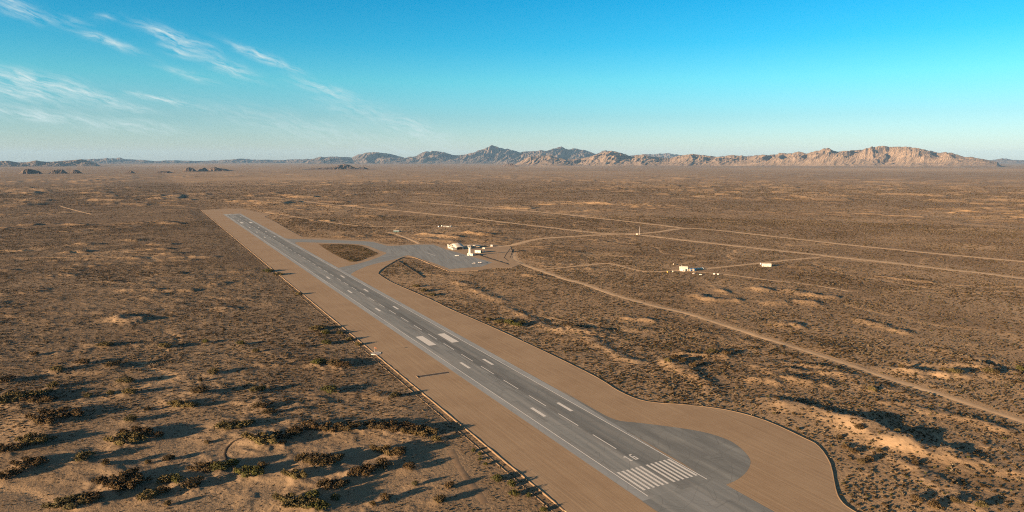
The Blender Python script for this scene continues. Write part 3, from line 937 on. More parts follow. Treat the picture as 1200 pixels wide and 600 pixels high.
TAX_A = smooth_px([(322, 275.5), (334, 279.2), (348, 280.2), (380, 281), (420, 282.4), (437, 283.7), (450, 287), (458, 288.3), (487, 286.9), (505, 286.0)], 3)
TAX_A_LOW = smooth_px([(455, 296.5), (446, 294), (434, 289.3), (422, 286.4), (400, 285.2), (360, 284), (346, 284.2), (350, 288)], 3)
taxA = sheet('taxiway', [PX(*q) for q in TAX_A[:-6] + TAX_A_LOW], 0.012, M_TAX, PX(400, 283), R(10))
tag(taxA, 'grey taxiway from the runway past the far side of the scrub island', 'taxiway', kind='structure')
TAX_B = smooth_px([(470, 290), (452, 297.6), (436, 304.2), (420, 308.8), (405, 312), (394, 314), (382, 312.5), (368, 304)], 3)
TAX_B_LOW = smooth_px([(410, 330), (411, 323), (414, 319.2), (430, 311.9), (448, 307), (464, 303.5), (476, 299.4), (484, 299)], 3)
taxB = sheet('taxiway', [PX(*q) for q in TAX_B + TAX_B_LOW], 0.006, M_TAX, PX(430, 308), R(60))
tag(taxB, 'grey taxiway from the runway past the near side of the scrub island', 'taxiway', kind='structure')
APRON = [(453, 288), (458, 288.3), (487, 286.7), (508, 286.6), (523, 292.4), (548, 299.2), (577, 307.6), (564, 312.5), (527, 315.2), (505, 307), (484, 300.4), (478, 299), (470, 300.5), (452, 297)]
apron = sheet('apron', [PX(*q) for q in APRON], 0.018, M_TAX, PX(520, 300), R(105))
tag(apron, 'broad grey aircraft apron in front of the white terminal', 'apron', kind='structure')
ISLE = smooth_px([(373, 285.8), (395, 286.2), (418, 287.2), (431, 291), (440, 295.5), (443, 297.8), (430, 302.5), (416, 307), (402, 303), (390, 297), (380, 291), (373, 285.8)], 2)[:-1]
ISLE_XY = [PX(*q) for q in ISLE]
isle = sheet('scrub_island', ISLE_XY, 0.028, mat_plain('island_soil', (0.26, 0.165, 0.075), 0.95, 0.5, 0.08), PX(410, 295))
tag(isle, 'teardrop island of brown scrub soil between the taxiways', 'island', kind='structure')


def marking(name, s0, s1, n0, n1, z=0.045):
    me = bpy.data.meshes.new(name)
    me.from_pydata([(s0, n0, 0), (s1, n0, 0), (s1, n1, 0), (s0, n1, 0)], [], [(0, 1, 2, 3)])
    me.materials.append(M_PAINT)
    o = bpy.data.objects.new(name, me)
    COL.objects.link(o)
    o.parent = runway
    o.location = (0, 0, z - 0.030)
    return o


def mk(name, s0, s1, n0, n1):
    # local Y points to the left of the runway, so n is negated
    return marking(name, s0, s1, -n1, -n0)


for n in (NL, NR):
    mk('edge_line', S_THR + 3, S_END - 8, n - 0.42, n + 0.42)
barn = [-(5.6 / 2 + 3.85 * k) for k in range(6)] + [5.6 / 2 + 3.85 * k for k in range(6)]
for b in barn:
    mk('threshold_stripe', 7.5, 36.5, NC + b - 0.95, NC + b + 0.95)
    mk('threshold_stripe', S_END - 38, S_END - 10, NC + b - 0.95, NC + b + 0.95)
s = 68.0
while s < S_END - 90:
    mk('centreline_dash', s, s + 30, NC - 0.48, NC + 0.48)
    s += 50.35
for s0, ln, off, wd in [(148, 23, 12.6, 3.0), (298.5, 23, 12.6, 3.0), (398.5, 45, 13.6, 9.0), (601, 22.5, 12.6, 3.0), (751, 25, 12.6, 3.0), (901, 25, 12.6, 3.0)]:
    for sg in (-1, 1):
        nm = 'aiming_point_marking' if ln > 40 else 'touchdown_marking'
        for a in (s0, S_END - 6 - s0 - ln):
            mk(nm, a, a + ln, NC + sg * off - wd / 2 + sg * .6, NC + sg * off + wd / 2 + sg * .6)


def digit(ch, s_base, n0, flip=False):
    """block numerals 9 m tall and 3 m wide, stroke 0.8"""
    w, h, t = 3.0, 9.0, 0.95
    rects = {'1': [(w / 2 - .2, 0, w / 2 - .2 + t, h), (0.0, h - 2.4, w / 2 - .2, h - 1.2), (0.2, 0, w - 0.1, .95)],
             '6': [(0, 0, t, h * .78), (0, 0, w, 1.1), (w - t, 0, w, h * .52), (0, h * .46, w, h * .46 + 1.1), (0.3, h * .78, 0.3 + t, h * .9), (0.7, h - 1.2, w, h)],
             '3': [(w - t, 0, w, h), (0, 0, w, 1.1), (0.4, h * .45, w, h * .45 + 1.1), (0, h - 1.1, w, h)],
             '4': [(w - t - .4, 0, w - .4, h), (0, h * .32, w, h * .32 + 1.1), (0, h * .32, t, h)]}[ch]
    verts, faces = [], []
    for i, (x0, y0, x1, y1) in enumerate(rects):
        k = len(verts)
        z = 0.0015 * i
        for (x, y) in ((x0, y0), (x1, y0), (x1, y1), (x0, y1)):
            if flip:
                verts.append((s_base - y, -(n0 + w - x), z))
            else:
                verts.append((s_base + y, -(n0 + x), z))
        faces.append((k, k + 3, k + 2, k + 1) if not flip else (k, k + 3, k + 2, k + 1))
    o = mesh_obj('runway_number', verts, faces, M_PAINT, runway)
    o.location = (0, 0, 0.015)
    return o


digit('1', 46.5, NC - 4.1)
digit('6', 46.5, NC + 1.1)
digit('3', S_END - 46, NC + 1.1, True)
digit('4', S_END - 46, NC - 4.1, True)
# lead-in line on the apron
tl = sheet('lead_in_line', [PX(*q) for q in [(500, 296.0), (510, 299.4), (510, 299.7), (500, 296.3)]], 0.024, M_PAINT)
tag(tl, 'faint painted line on the grey apron', 'marking', kind='structure')


# ------------------------------------------------------------------ berms along the strip
def berm(name, pts, h, w, label, step=4.0, seed=1, zfun=None, mat=None):
    P = [np.array(p, float) for p in pts]
    line = []
    for a, b in zip(P[:-1], P[1:]):
        n = max(1, int(np.linalg.norm(b - a) / step))
        line += [a + (b - a) * k / n for k in range(n)]
    line.append(P[-1])
    line = np.array(line)
    t = np.gradient(line, axis=0)
    t /= np.linalg.norm(t, axis=1)[:, None] + 1e-9
    nrm = np.stack([t[:, 1], -t[:, 0]], 1)
    s = np.arange(len(line)) * step
    nz = fbm(s / 9.0, s * 0 + seed, seed, 4)
    nz2 = fbm(s / 14.0, s * 0 + seed + 9, seed + 5, 3) - 0.5
    prof = [(-1.0, -1), (-0.45, .55), (-0.12, 1.0), (0.15, .95), (0.5, .5), (1.0, -1)]
    V, F = [], []
    m = len(prof)
    for i, p in enumerate(line):
        hh = h * (0.35 + 1.3 * nz[i])
        ww = w * (0.8 + 0.5 * nz[i])
        fade = min(1.0, i / 3.0, (len(line) - 1 - i) / 3.0)
        for (a, b) in prof:
            q = p + nrm[i] * (a * ww + nz2[i] * w * 0.5)
            zb = 0.0 if zfun is None else zfun(q[0], q[1])
            V.append((q[0], q[1], zb + (-0.5 if b < 0 else hh * b * fade)))
    for i in range(len(line) - 1):
        for k in range(m - 1):
            a = i * m + k
            F.append((a, a + 1, a + m + 1, a + m))
    o = mesh_obj(name, V, F, mat or M_BERM, None, True)
    bm = bmesh.new()
    bm.from_mesh(o.data)
    bmesh.ops.recalc_face_normals(bm, faces=bm.faces[:])
    bm.to_mesh(o.data)
    bm.free()
    tag(o, label, 'berm', kind='structure')
    return o


left_edge = [PX(*q) for q in PAD_LEFT[1:]]
right_edge = [PX(*q) for q in PAD_RIGHT]
berm('berm', left_edge, 0.25, 0.85, 'low sandy windrow along the left edge of the sand strip', 4.0, 3)
berm('berm', [(x - RW_N[0] * 6.5, y - RW_N[1] * 6.5) for x, y in left_edge], 0.22, 0.8, 'second low windrow just outside the left edge of the sand strip', 4.0, 8, gz)
berm('berm', right_edge, 0.25, 0.85, 'low pale windrow along the right edge of the sand strip', 4.0, 5)
berm('berm', [PX(*q) for q in PAD_WEDGE], 0.4, 1.2, 'low windrow round the scrub wedge by the taxiway', 5.0, 6)
berm('ditch_shade_strip', [PX(*q) for q in [(465, 305), (480, 314.5), (497, 325.5)]], 1.3, 2.6, 'straight drainage ditch strip with painted shade crossing the scrub wedge', 4.0, 7, gz, M_DITCH_SHADE)  # raised strip; the ditch's shade is put into its dark colour
berm('ditch_shade_strip', [PX(*q) for q in [(557, 297.5), (572, 302.5), (597, 310)]], 0.8, 3.0, 'straight drainage ditch strip with painted shade from the control tower to the road', 4.0, 9, None, M_DITCH_SHADE)
berm('berm', [PX(*q) for q in [(598, 291), (593, 298), (591, 302), (596, 306)]], 0.2, 1.3, 'short ditch strip with painted shade on the left of the road bend by the terminal', 4.0, 10, None, M_DITCH_SHADE)  # low strips here too carry ditch shade as colour
berm('berm', [PX(*q) for q in [(601, 292), (599, 299), (598, 302)]], 0.2, 1.3, 'short ditch strip with painted shade inside the road bend by the terminal', 4.0, 12, None, M_DITCH_SHADE)

berm('gully_shade', [PX(*q) for q in smooth_px([(266, 541), (263.5, 533), (266, 525), (275, 518.5), (288, 514)], 3)], 0.25, 1.7, 'short curved gully strip with painted shade in the sand of the lower left', 2.5, 14, gz, M_DITCH_SHADE)  # low strip coloured dark for the shade in a curved rut


# ------------------------------------------------------------------ dirt roads laid over the ground
def road(name, key):
    w, px, label = ROADS[key]
    P = [np.array(p) for p in ROAD_XY[key]]
    line = []
    for a, b in zip(P[:-1], P[1:]):
        n = max(1, int(np.linalg.norm(b - a) / 5.0))
        line += [a + (b - a) * k / n for k in range(n)]
    line.append(P[-1])
    line = np.array(line)
    t = np.gradient(line, axis=0)
    t /= np.linalg.norm(t, axis=1)[:, None] + 1e-9
    nrm = np.stack([t[:, 1], -t[:, 0]], 1)
    ss = np.arange(len(line)) * 5.0
    cols = [-0.5, -0.25, 0, 0.25, 0.5]
    V, F = [], []
    allz = np.zeros((len(line), 5))
    pos = np.zeros((len(line), 5, 2))
    for k, c in enumerate(cols):
        jit = (fbm(ss / 25, ss * 0 + k * 3.3, 140 + k, 3) - 0.5) * w * 0.35
        q = line + nrm * (c * w + jit)[:, None]
        pos[:, k] = q
        rr = np.hypot(q[:, 0], q[:, 1])
        allz[:, k] = ground_z(q[:, 0], q[:, 1]) + 0.05 + 0.00022 * np.maximum(rr - 700, 0)
    mx = allz.max(1, keepdims=True)
    allz = np.maximum(allz, mx - 0.25)
    allz[:, 0] -= 0.25
    allz[:, 4] -= 0.25
    inpad = inside(pos[..., 0].ravel(), pos[..., 1].ravel(), PAD).reshape(allz.shape)
    allz = np.where(inpad, np.maximum(allz, 0.06), allz)
    for i in range(len(line)):
        for k in range(5):
            V.append((pos[i, k, 0], pos[i, k, 1], allz[i, k]))
    for i in range(len(line) - 1):
        for k in range(4):
            a = i * 5 + k
            F.append((a, a + 1, a + 6, a + 5))
    o = mesh_obj(name, V, F, M_TRACK if key in ('hollow', 'strip_side') else M_ROAD, None, True)
    if o.data.polygons[0].normal.z < 0:
        o.data.flip_normals()
    tag(o, label, 'dirt road', kind='structure')
    return o


for k in ROADS:
    road('dirt_road', k)


# ------------------------------------------------------------------ mountains and hills
def mountain(name, label, sil, dist, depth, mat, seed, crest=0.55, sub=2, nd=70, jag=0.10, spur=(520, 1500)):
    us = np.arange(sil[0][0], sil[-1][0] + 1e-6, 1.0 / sub)
    vs = np.interp(us, [p[0] for p in sil], [p[1] for p in sil])
    az = np.array([azel(u, 187)[0] for u in us])
    rc = dist + depth * crest
    el = np.array([math.tan(azel(u, v)[1]) for u, v in zip(us, vs)])
    Hc = CAM_H + rc * el
    Hc = np.maximum(Hc + rc * 0.0014 * (fbm(us / 5.0, us * 0, seed + 23, 4, 0.6) - 0.5) * 2 * np.clip(Hc / 400, 0.1, 1), 8.0)
    ts = np.linspace(0, 1, nd)
    T, AZ = np.meshgrid(ts, az, indexing='ij')
    Rr = dist + depth * T
    X, Y = np.sin(AZ) * Rr, np.cos(AZ) * Rr
    along = AZ * rc
    dep = Rr - dist
    warp = (fbm(along / 1600, dep / 1600, seed + 40, 3) - 0.5) * 1500
    along = along - 0.55 * dep
    n1 = 1 - np.abs(2 * fbm((along + warp) / spur[0], dep / spur[1], seed, 4, 0.5) - 1)
    n2 = 1 - np.abs(2 * fbm((along + warp * .6) / (spur[0] * .40), dep / (spur[1] * .45), seed + 7, 4, 0.55) - 1)
    n3 = 1 - np.abs(2 * fbm(along / (spur[0] * .16), dep / (spur[1] * .16), seed + 17, 3, 0.55) - 1)
    rid = 0.56 * n1 ** 2.2 + 0.30 * n2 ** 2 + 0.14 * n3 ** 2
    along = AZ * rc
    foot = 0.25 * (fbm(along / 900, dep * 0, seed + 3, 4))
    cl_ = crest + 0.26 * (fbm(along / 1500, dep * 0, seed + 31, 3) - 0.5)
    xx = np.clip((T - foot * cl_) / (cl_ * (1 - foot)), 0, 1)
    e = np.where(T < cl_, 0.40 * xx + 0.60 * xx ** 1.9, 1 - sstep(cl_, 1, T))
    Hn = np.tile(Hc, (nd, 1))
    shape = e + (rid - 0.40) * 3.0 * np.power(np.clip(e, 0, 1), 0.7) * (1.05 - e)
    Z = Hn * np.clip(shape, 0, 1.03)
    near_c = np.exp(-((T - crest) / 0.12) ** 2)
    Z += Hn * jag * (rid - 0.6) * near_c
    Z = np.where((T < 0.001) | (T > 0.999), -2.0, Z - 1.0)
    edge = np.minimum(1, np.minimum(us - us[0], us[-1] - us) / 6.0)[None, :]
    Z = Z * edge - 2 * (1 - edge)
    nr, nc = Z.shape
    co = np.stack([X, Y, Z], -1).reshape(-1, 3)
    idx = np.arange(nr * nc).reshape(nr, nc)
    q = np.stack([idx[:-1, :-1], idx[:-1, 1:], idx[1:, 1:], idx[1:, :-1]], -1).reshape(-1, 4)[:, ::-1]
    me = bpy.data.meshes.new(name)
    me.vertices.add(len(co))
    me.vertices.foreach_set('co', co.astype(np.float32).ravel())
    me.loops.add(q.size)
    me.loops.foreach_set('vertex_index', q.ravel().astype(np.int32))
    me.polygons.add(len(q))
    me.polygons.foreach_set('loop_start', np.arange(0, q.size, 4, dtype=np.int32))
    me.polygons.foreach_set('loop_total', np.full(len(q), 4, np.int32))
    me.polygons.foreach_set('use_smooth', np.zeros(len(q), bool))
    me.update()
    if me.polygons[len(q) // 2].normal.z < 0:
        me.flip_normals()
    me.materials.append(mat)
    o = bpy.data.objects.new(name, me)
    COL.objects.link(o)
    tag(o, label, 'mountains' if name == 'mountain_range' else 'hill', kind='structure')
    return o


M_TANROCK = mat_rock('tan_rock', (0.155, 0.120, 0.090), (0.212, 0.163, 0.121), 0.003)
M_GREYROCK = mat_rock('grey_rock', (0.072, 0.062, 0.056), (0.115, 0.094, 0.08), 0.0025)
M_DARKROCK = mat_rock('dark_rock', (0.07, 0.056, 0.048), (0.11, 0.084, 0.068), 0.01)
mountain('mountain_range', 'near tan mountain range on the right half of the horizon',
         [(600, 193), (606, 191.5), (612, 188), (622, 184), (628, 183), (640, 182), (650, 183.5), (665, 187.5), (680, 186), (695, 183), (705, 180), (717, 177), (728, 180),
          (740, 184), (752, 181), (765, 184.5), (785, 185.5), (800, 181), (812, 180.5), (830, 183.5), (845, 184.5), (860, 182), (875, 184), (890, 182), (900, 182.5), (912, 179.5),
          (925, 180), (937, 178), (945, 180.5), (960, 176.5), (970, 174.5), (980, 177.5), (990, 178.5), (1000, 177), (1010, 176.5), (1020, 173), (1035, 172.3), (1050, 173),
          (1060, 172.3), (1075, 174.5), (1090, 177), (1100, 179.5), (1107, 178), (1115, 180), (1130, 184.5), (1145, 185.5), (1160, 188.5), (1175, 191)],
         24000, 5200, M_TANROCK, 200, 0.5, 2.5, 110, 0.12, (950, 2600))
mountain('mountain_range', 'blue hazy mountain range in the middle of the horizon',
         [(355, 190.5), (362, 187.5), (375, 184.5), (395, 183.5), (412, 184.5), (420, 180.5), (435, 179), (450, 180), (462, 182), (475, 185), (488, 183.5), (495, 179), (505, 177.5),
          (520, 179), (530, 182), (545, 181.5), (557, 179), (565, 175), (577, 171.5), (590, 174), (600, 176.5), (610, 179), (620, 178), (640, 177), (650, 174.5), (658, 172.5),
          (665, 176), (672, 174.5), (685, 177), (697, 181), (700, 180), (710, 176.5), (718, 178), (732, 182), (745, 187)],
         36000, 8000, M_GREYROCK, 300, 0.5, 2, 80, 0.16, (1200, 3200))
mountain('mountain_range', 'faint farthest mountain ridge showing between the tan peaks',
         [(720, 186), (740, 182), (755, 181), (770, 181), (785, 180.5), (800, 183), (830, 184), (860, 183), (880, 183), (900, 185), (930, 187)],
         50000, 8000, M_GREYROCK, 400, 0.5, 1, 36, 0.12, (1200, 3000))
mountain('mountain_range', 'low dark mountain ridge at the left edge of the horizon',
         [(-120, 190), (-70, 188), (-20, 189), (0, 189), (10, 188.3), (22, 191), (35, 189.8), (42, 188.3), (55, 190), (72, 189), (85, 187.8), (98, 187.3), (108, 190), (118, 192.5)],
         25000, 3500, M_GREYROCK, 500, 0.5, 1, 36, 0.1, (600, 1500))
mountain('mountain_range', 'long faint blue mountain ridge on the left half of the horizon',
         [(60, 189.5), (80, 188), (103, 186.5), (120, 186), (140, 185), (150, 187), (165, 187), (180, 188.6), (205, 188), (230, 188.6), (255, 188), (285, 186), (300, 187.2), (330, 187.4), (362, 186.5), (385, 186), (420, 188)],
         42000, 6000, M_GREYROCK, 600, 0.5, 1, 36, 0.1, (1000, 2500))
mountain('mountain_range', 'small faint blue peak at the right edge of the horizon',
         [(1130, 188.8), (1150, 187.8), (1165, 187.5), (1175, 185.8), (1185, 187), (1200, 188), (1230, 187), (1290, 188.6)],
         48000, 5000, M_GREYROCK, 700, 0.5, 1, 30, 0.1, (1000, 2500))
HILLS = [([(19, 202), (23, 199.5), (30, 197.6), (35, 197.2), (40, 199), (46, 200), (50, 202)], 11800, 'flat dark rocky hill, leftmost on the far plain'),
         ([(54, 202), (60, 199.6), (66, 198), (72, 198.2), (77, 200.2), (80, 202)], 11800, 'dark rocky hill second from the left on the far plain'),
         ([(78, 202), (82, 199.3), (87, 198.4), (92, 199.5), (97, 201)], 11800, 'brown rocky hill third from the left on the far plain'),
         ([(142, 202.5), (148, 200.3), (152, 199.4), (157, 201), (160, 202.5)], 11500, 'small dark hillock alone on the far plain'),
         ([(211, 201), (216, 196.5), (222, 195.2), (228, 197.5), (232, 201)], 12800, 'dark rounded hill at the left of a far cluster'),
         ([(228, 201), (233, 197), (239, 195.6), (244, 198.8), (247, 201)], 12900, 'dark hill in the middle of a far cluster'),
         ([(240, 201), (246, 196), (251, 194.5), (257, 196.8), (263, 197.3), (270, 199.2), (278, 200.5)], 13100, 'brown stepped hill at the right of a far cluster'),
         ([(352, 198.6), (365, 197), (380, 196), (388, 195.5), (396, 192.6), (403, 191.4), (408, 192), (414, 195), (418, 197), (421, 195.8), (426, 195), (432, 197.6), (436, 199)], 14500, 'brown pointed hill in front of the blue range'),
         ([(586, 194.5), (590, 192.6), (596, 191), (602, 191.3), (608, 194)], 20000, 'small dark hill at the left foot of the tan range'),
         ([(178, 202), (186, 200.4), (194, 200), (204, 201.6)], 11600, 'very low dark hillock beside the far cluster of hills')]
for sil, d, lab in HILLS:
    sil = [(u, v + (max(q[1] for q in sil) - v) * 0.15) for u, v in sil]
    mountain('hill', lab, sil, d * 1.05, (sil[-1][0] - sil[0][0]) * d / FPX * 0.6, M_DARKROCK, int(sil[0][0] + 900), 0.5, 3, 30, 0.12, (90, 160))


# ------------------------------------------------------------------ bushes
LEAF_BROWN = mat_leaf('brown_foliage', [(0.072, 0.052, 0.027), (0.096, 0.068, 0.036), (0.060, 0.047, 0.026), (0.084, 0.064, 0.031)])
LEAF_OLIVE = mat_leaf('olive_foliage', [(0.090, 0.078, 0.036), (0.115, 0.095, 0.042), (0.080, 0.072, 0.036)])
LEAF_GREEN = mat_leaf('green_foliage', [(0.070, 0.074, 0.024), (0.090, 0.090, 0.030), (0.060, 0.064, 0.024)])
LEAF_GREY = mat_leaf('grey_scrub', [(0.054, 0.038, 0.019), (0.078, 0.054, 0.026), (0.043, 0.032, 0.016), (0.066, 0.048, 0.024), (0.095, 0.068, 0.034)])
LEAF_PALE = mat_leaf('pale_grey_scrub', [(0.150, 0.120, 0.080), (0.190, 0.152, 0.102), (0.120, 0.098, 0.064), (0.170, 0.142, 0.098)])
M_STEM = mat_plain('woody_stems', (0.12, 0.085, 0.055), 0.95, 0.3, 3.0)


def foliage_mesh(name, seed, lobes, nquad, leaf, mat, shell=0.55):
    """leaf-clump quads spread through the volume of several lobes; unit bush 1 wide"""
    rg = np.random.default_rng(seed)
    L = len(lobes)
    wts = np.array([l[3] * l[4] for l in lobes])
    pick = rg.choice(L, nquad, p=wts / wts.sum())
    lo = np.array(lobes)[pick]
    d = rg.normal(size=(nquad, 3))
    d /= np.linalg.norm(d, axis=1)[:, None]
    rad = (shell + (1 - shell) * rg.random(nquad)) ** 0.8 * (0.85 + 0.3 * rg.random(nquad))
    c = np.stack([lo[:, 0] + d[:, 0] * rad * lo[:, 3], lo[:, 1] + d[:, 1] * rad * lo[:, 3], lo[:, 2] + d[:, 2] * rad * lo[:, 4]], 1)
    c[:, 2] = np.where(c[:, 2] < 0.012, np.abs(c[:, 2]) * 0.5 + 0.012, c[:, 2])
    nrm = d + rg.normal(size=(nquad, 3)) * 0.7
    nrm /= np.linalg.norm(nrm, axis=1)[:, None]
    up = rg.normal(size=(nquad, 3))
    a = np.cross(nrm, up)
    a /= np.linalg.norm(a, axis=1)[:, None]
    b = np.cross(nrm, a)
    sz = leaf * (0.55 + 0.9 * rg.random(nquad))[:, None]
    V = np.stack([c - a * sz, c - b * sz * 0.6, c + a * sz, c + b * sz * 0.6], 1).reshape(-1, 3)
    F = np.arange(nquad * 4).reshape(-1, 4).tolist()
    me = bpy.data.meshes.new(name)
    me.from_pydata(V.tolist(), [], F)
    me.update()
    me.materials.append(mat)
    return me


def stem_mesh(name, seed, lobes):
    rg = random.Random(seed)
    bm = bmesh.new()
    for l in lobes:
        base = Vector((l[0] * 0.45, l[1] * 0.45, -0.02))
        top = Vector((l[0], l[1], l[2]))
        midp = (base + top) / 2 + Vector((rg.uniform(-.03, .03), rg.uniform(-.03, .03), 0))
        bm_tube(bm, Vector((0, 0, -0.02)), base, 0.014, 0.016, 5)
        bm_tube(bm, base, midp, 0.016, 0.011, 5)
        bm_tube(bm, midp, top, 0.011, 0.006, 5)
        for k in range(3):
            a = rg.uniform(0, 6.28)
            bm_tube(bm, midp, midp + Vector((math.cos(a) * l[3] * .8, math.sin(a) * l[3] * .8, l[4] * rg.uniform(.3, .9))), 0.008, 0.003, 4)
    me = bpy.data.meshes.new(name)
    bm.to_mesh(me)
    bm.free()
    me.materials.append(M_STEM)
    return me


def round_lobes(rg):
    out = [(0, 0, 0.24, 0.30, 0.22)]
    for k in range(6):
        a = k * 1.05 + rg.uniform(-.4, .4)
        d = rg.uniform(.18, .32)
        out.append((math.cos(a) * d, math.sin(a) * d, rg.uniform(.12, .24), rg.uniform(.14, .22), rg.uniform(.10, .18)))
    return out


def thicket_lobes(rg):
    out = []
    for k in range(13):
        t = k / 12 - 0.5
        out.append((t * 0.86 + rg.uniform(-.05, .05), rg.uniform(-.27, .27) * (1.1 - abs(t)), rg.uniform(.06, .13), rg.uniform(.09, .16), rg.uniform(.06, .12)))
    return out


LEAVES = [LEAF_BROWN, LEAF_OLIVE, LEAF_GREEN]
PROTO = {}
for shape in ('round', 'thicket'):
    for var in range(3):
        rg = random.Random(50 + var * 7 + (shape == 'thicket') * 100)
        lob = round_lobes(rg) if shape == 'round' else thicket_lobes(rg)
        sm = stem_mesh('stems', var + 5, lob)
        for t in range(3):
            fm = foliage_mesh('foliage', 60 + var * 11 + t, lob, 700 if shape == 'round' else 2200, 0.040 if shape == 'round' else 0.024, LEAVES[t], 0.45)
            PROTO[(shape, var, t)] = (fm, sm)

ZONES = [(lambda u, v: v < 345 and u < 480, 'beside the far part of the sand strip'), (lambda u, v: u < 130 and v < 500, 'on the sandy plain at the left edge'),
         (lambda u, v: u < 260 and v < 500, 'on the plain left of the sand strip'), (lambda u, v: u < 130, 'in the lower left corner'), (lambda u, v: u < 230, 'on the sand of the lower left'),
         (lambda u, v: u < 330 and v >= 500, 'on the sand left of the bottom centre'), (lambda u, v: u < 430 and v >= 500, 'on the mounds near the bottom edge'),
         (lambda u, v: u < 450 and v < 500, 'near the left edge of the sand strip'), (lambda u, v: u < 540 and v > 440, 'on the mounds below the sand strip'), (lambda u, v: u < 650 and v > 500, 'between the bare track and the sand strip'),
         (lambda u, v: u < 650, 'right of the middle of the sand strip'), (lambda u, v: u < 870, 'on the dark hummocks of the right plain'), (lambda u, v: v < 450, 'along the sandy wash at the right'),
         (lambda u, v: v < 560, 'on the sand dune beside the turning pad'), (lambda u, v: True, 'in the lower right corner')]
TINT = ['brown', 'olive', 'green']
ORD = ['leftmost', 'second', 'third', 'fourth', 'fifth', 'sixth', 'seventh', 'eighth', 'ninth', 'tenth', 'eleventh', 'twelfth', 'thirteenth', 'fourteenth', 'fifteenth']
rb = random.Random(11)
groups = {}
for (u, v, w, t) in BUSHES:
    zone = next(z for f, z in ZONES if f(u, v))
    shape = 'thicket' if w >= 26 else 'round'
    groups.setdefault((zone, t, shape), []).append((u, v, w))
for (zone, t, shape), lst in groups.items():
    lst.sort()
    for i, (u, v, w) in enumerate(lst):
        x, y = PX(u, v)
        rr = math.hypot(x, y)
        W = w * rr / FPX * (1.3 if shape == 'round' else 1.25)
        kind = 'bush' if shape == 'round' else 'thicket'
        if len(lst) == 1:
            lab = '%s %s %s' % (TINT[t], 'rounded desert bush' if kind == 'bush' else 'spreading low thicket', zone)
        else:
            lab = '%s%s %s %s %s' % (ORD[min(i, 14)], '' if i == 0 else ' from left,', TINT[t], 'rounded bush' if kind == 'bush' else 'spreading thicket', zone)
        fm, sm = PROTO[(shape, rb.randrange(3), t)]
        hgt = {'round': min(W * rb.uniform(0.85, 1.15), 7.5 + W * .15), 'thicket': rb.uniform(17, 23)}[shape]
        z0 = gz(x, y)
        root = empty('desert_bush' if kind == 'bush' else 'desert_thicket', (x, y, z0 - 0.05), rb.uniform(-0.5, 0.5) if shape == 'thicket' else rb.uniform(0, 6.28))
        sc = (W, W * rb.uniform(0.7, 1.0), hgt)
        for nm, me in (('foliage', fm), ('stems', sm)):
            c = bpy.data.objects.new(nm, me)
            COL.objects.link(c)
            c.parent = root
            c.scale = sc
        tag(root, lab, 'bush', 'large bushes and thickets ' + zone)


# ------------------------------------------------------------------ scrub: uncountable low shrubs on the plain
def scrub_protos():
    col = bpy.data.collections.new('scrub_kinds')
    for k in range(10):
        rg = random.Random(300 + k)
        lob = [(0, 0, .26, .34, .24)] + [(rg.uniform(-.3, .3), rg.uniform(-.3, .3), rg.uniform(.14, .3), rg.uniform(.14, .26), rg.uniform(.12, .24)) for _ in range(4)]
        me = foliage_mesh('shrub', 400 + k, lob, 64, 0.135, LEAF_PALE if k > 6 else (LEAF_GREEN if k == 6 else (LEAF_OLIVE if k == 5 else LEAF_GREY)), 0.35)
        o = bpy.data.objects.new('shrub_%02d' % k, me)      # collection order = kind
        col.objects.link(o)
    return col


SCRUB_COL = scrub_protos()


def scrub_cloud(name, label, X, Y, S, H, kinds, level=None):
    n = len(X)
    Z = ground_z(X, Y) - 0.04 if level is None else np.full(n, level)
    me = bpy.data.meshes.new(name)
    me.vertices.add(n)
    me.vertices.foreach_set('co', np.stack([X, Y, Z], 1).astype(np.float32).ravel())
    a = me.attributes.new('rot', 'FLOAT_VECTOR', 'POINT')
    rot = np.zeros((n, 3), np.float32)
    rot[:, 2] = RNG.random(n) * 6.283
    a.data.foreach_set('vector', rot.ravel())
    a = me.attributes.new('scl', 'FLOAT_VECTOR', 'POINT')
    a.data.foreach_set('vector', np.stack([S, S * (0.75 + .4 * RNG.random(n)), H], 1).astype(np.float32).ravel())
    a = me.attributes.new('pick', 'INT', 'POINT')
    a.data.foreach_set('value', kinds.astype(np.int32))
    me.update()
    o = bpy.data.objects.new(name, me)
    COL.objects.link(o)
    ng = bpy.data.node_groups.new(name, 'GeometryNodeTree')
    ng.interface.new_socket('Geometry', in_out='INPUT', socket_type='NodeSocketGeometry')
    ng.interface.new_socket('Geometry', in_out='OUTPUT', socket_type='NodeSocketGeometry')
    gi, go = ng.nodes.new('NodeGroupInput'), ng.nodes.new('NodeGroupOutput')
    ci = ng.nodes.new('GeometryNodeCollectionInfo')
    ci.inputs['Collection'].default_value = SCRUB_COL
    ci.inputs['Separate Children'].default_value = True
    ci.inputs['Reset Children'].default_value = True
    ip = ng.nodes.new('GeometryNodeInstanceOnPoints')
    ip.inputs['Pick Instance'].default_value = True

    def attr(nm, ty):
        q = ng.nodes.new('GeometryNodeInputNamedAttribute')
        q.data_type = ty
        q.inputs['Name'].default_value = nm
        return q.outputs['Attribute']
    L = ng.links.new
    L(gi.outputs[0], ip.inputs['Points'])
    L(ci.outputs[0], ip.inputs['Instance'])
    L(attr('pick', 'INT'), ip.inputs['Instance Index'])
    L(attr('rot', 'FLOAT_VECTOR'), ip.inputs['Rotation'])
    L(attr('scl', 'FLOAT_VECTOR'), ip.inputs['Scale'])
    L(ip.outputs[0], go.inputs[0])
    md = o.modifiers.new('scatter', 'NODES')
    md.node_group = ng
    tag(o, label, 'scrub', kind='stuff')
    return o


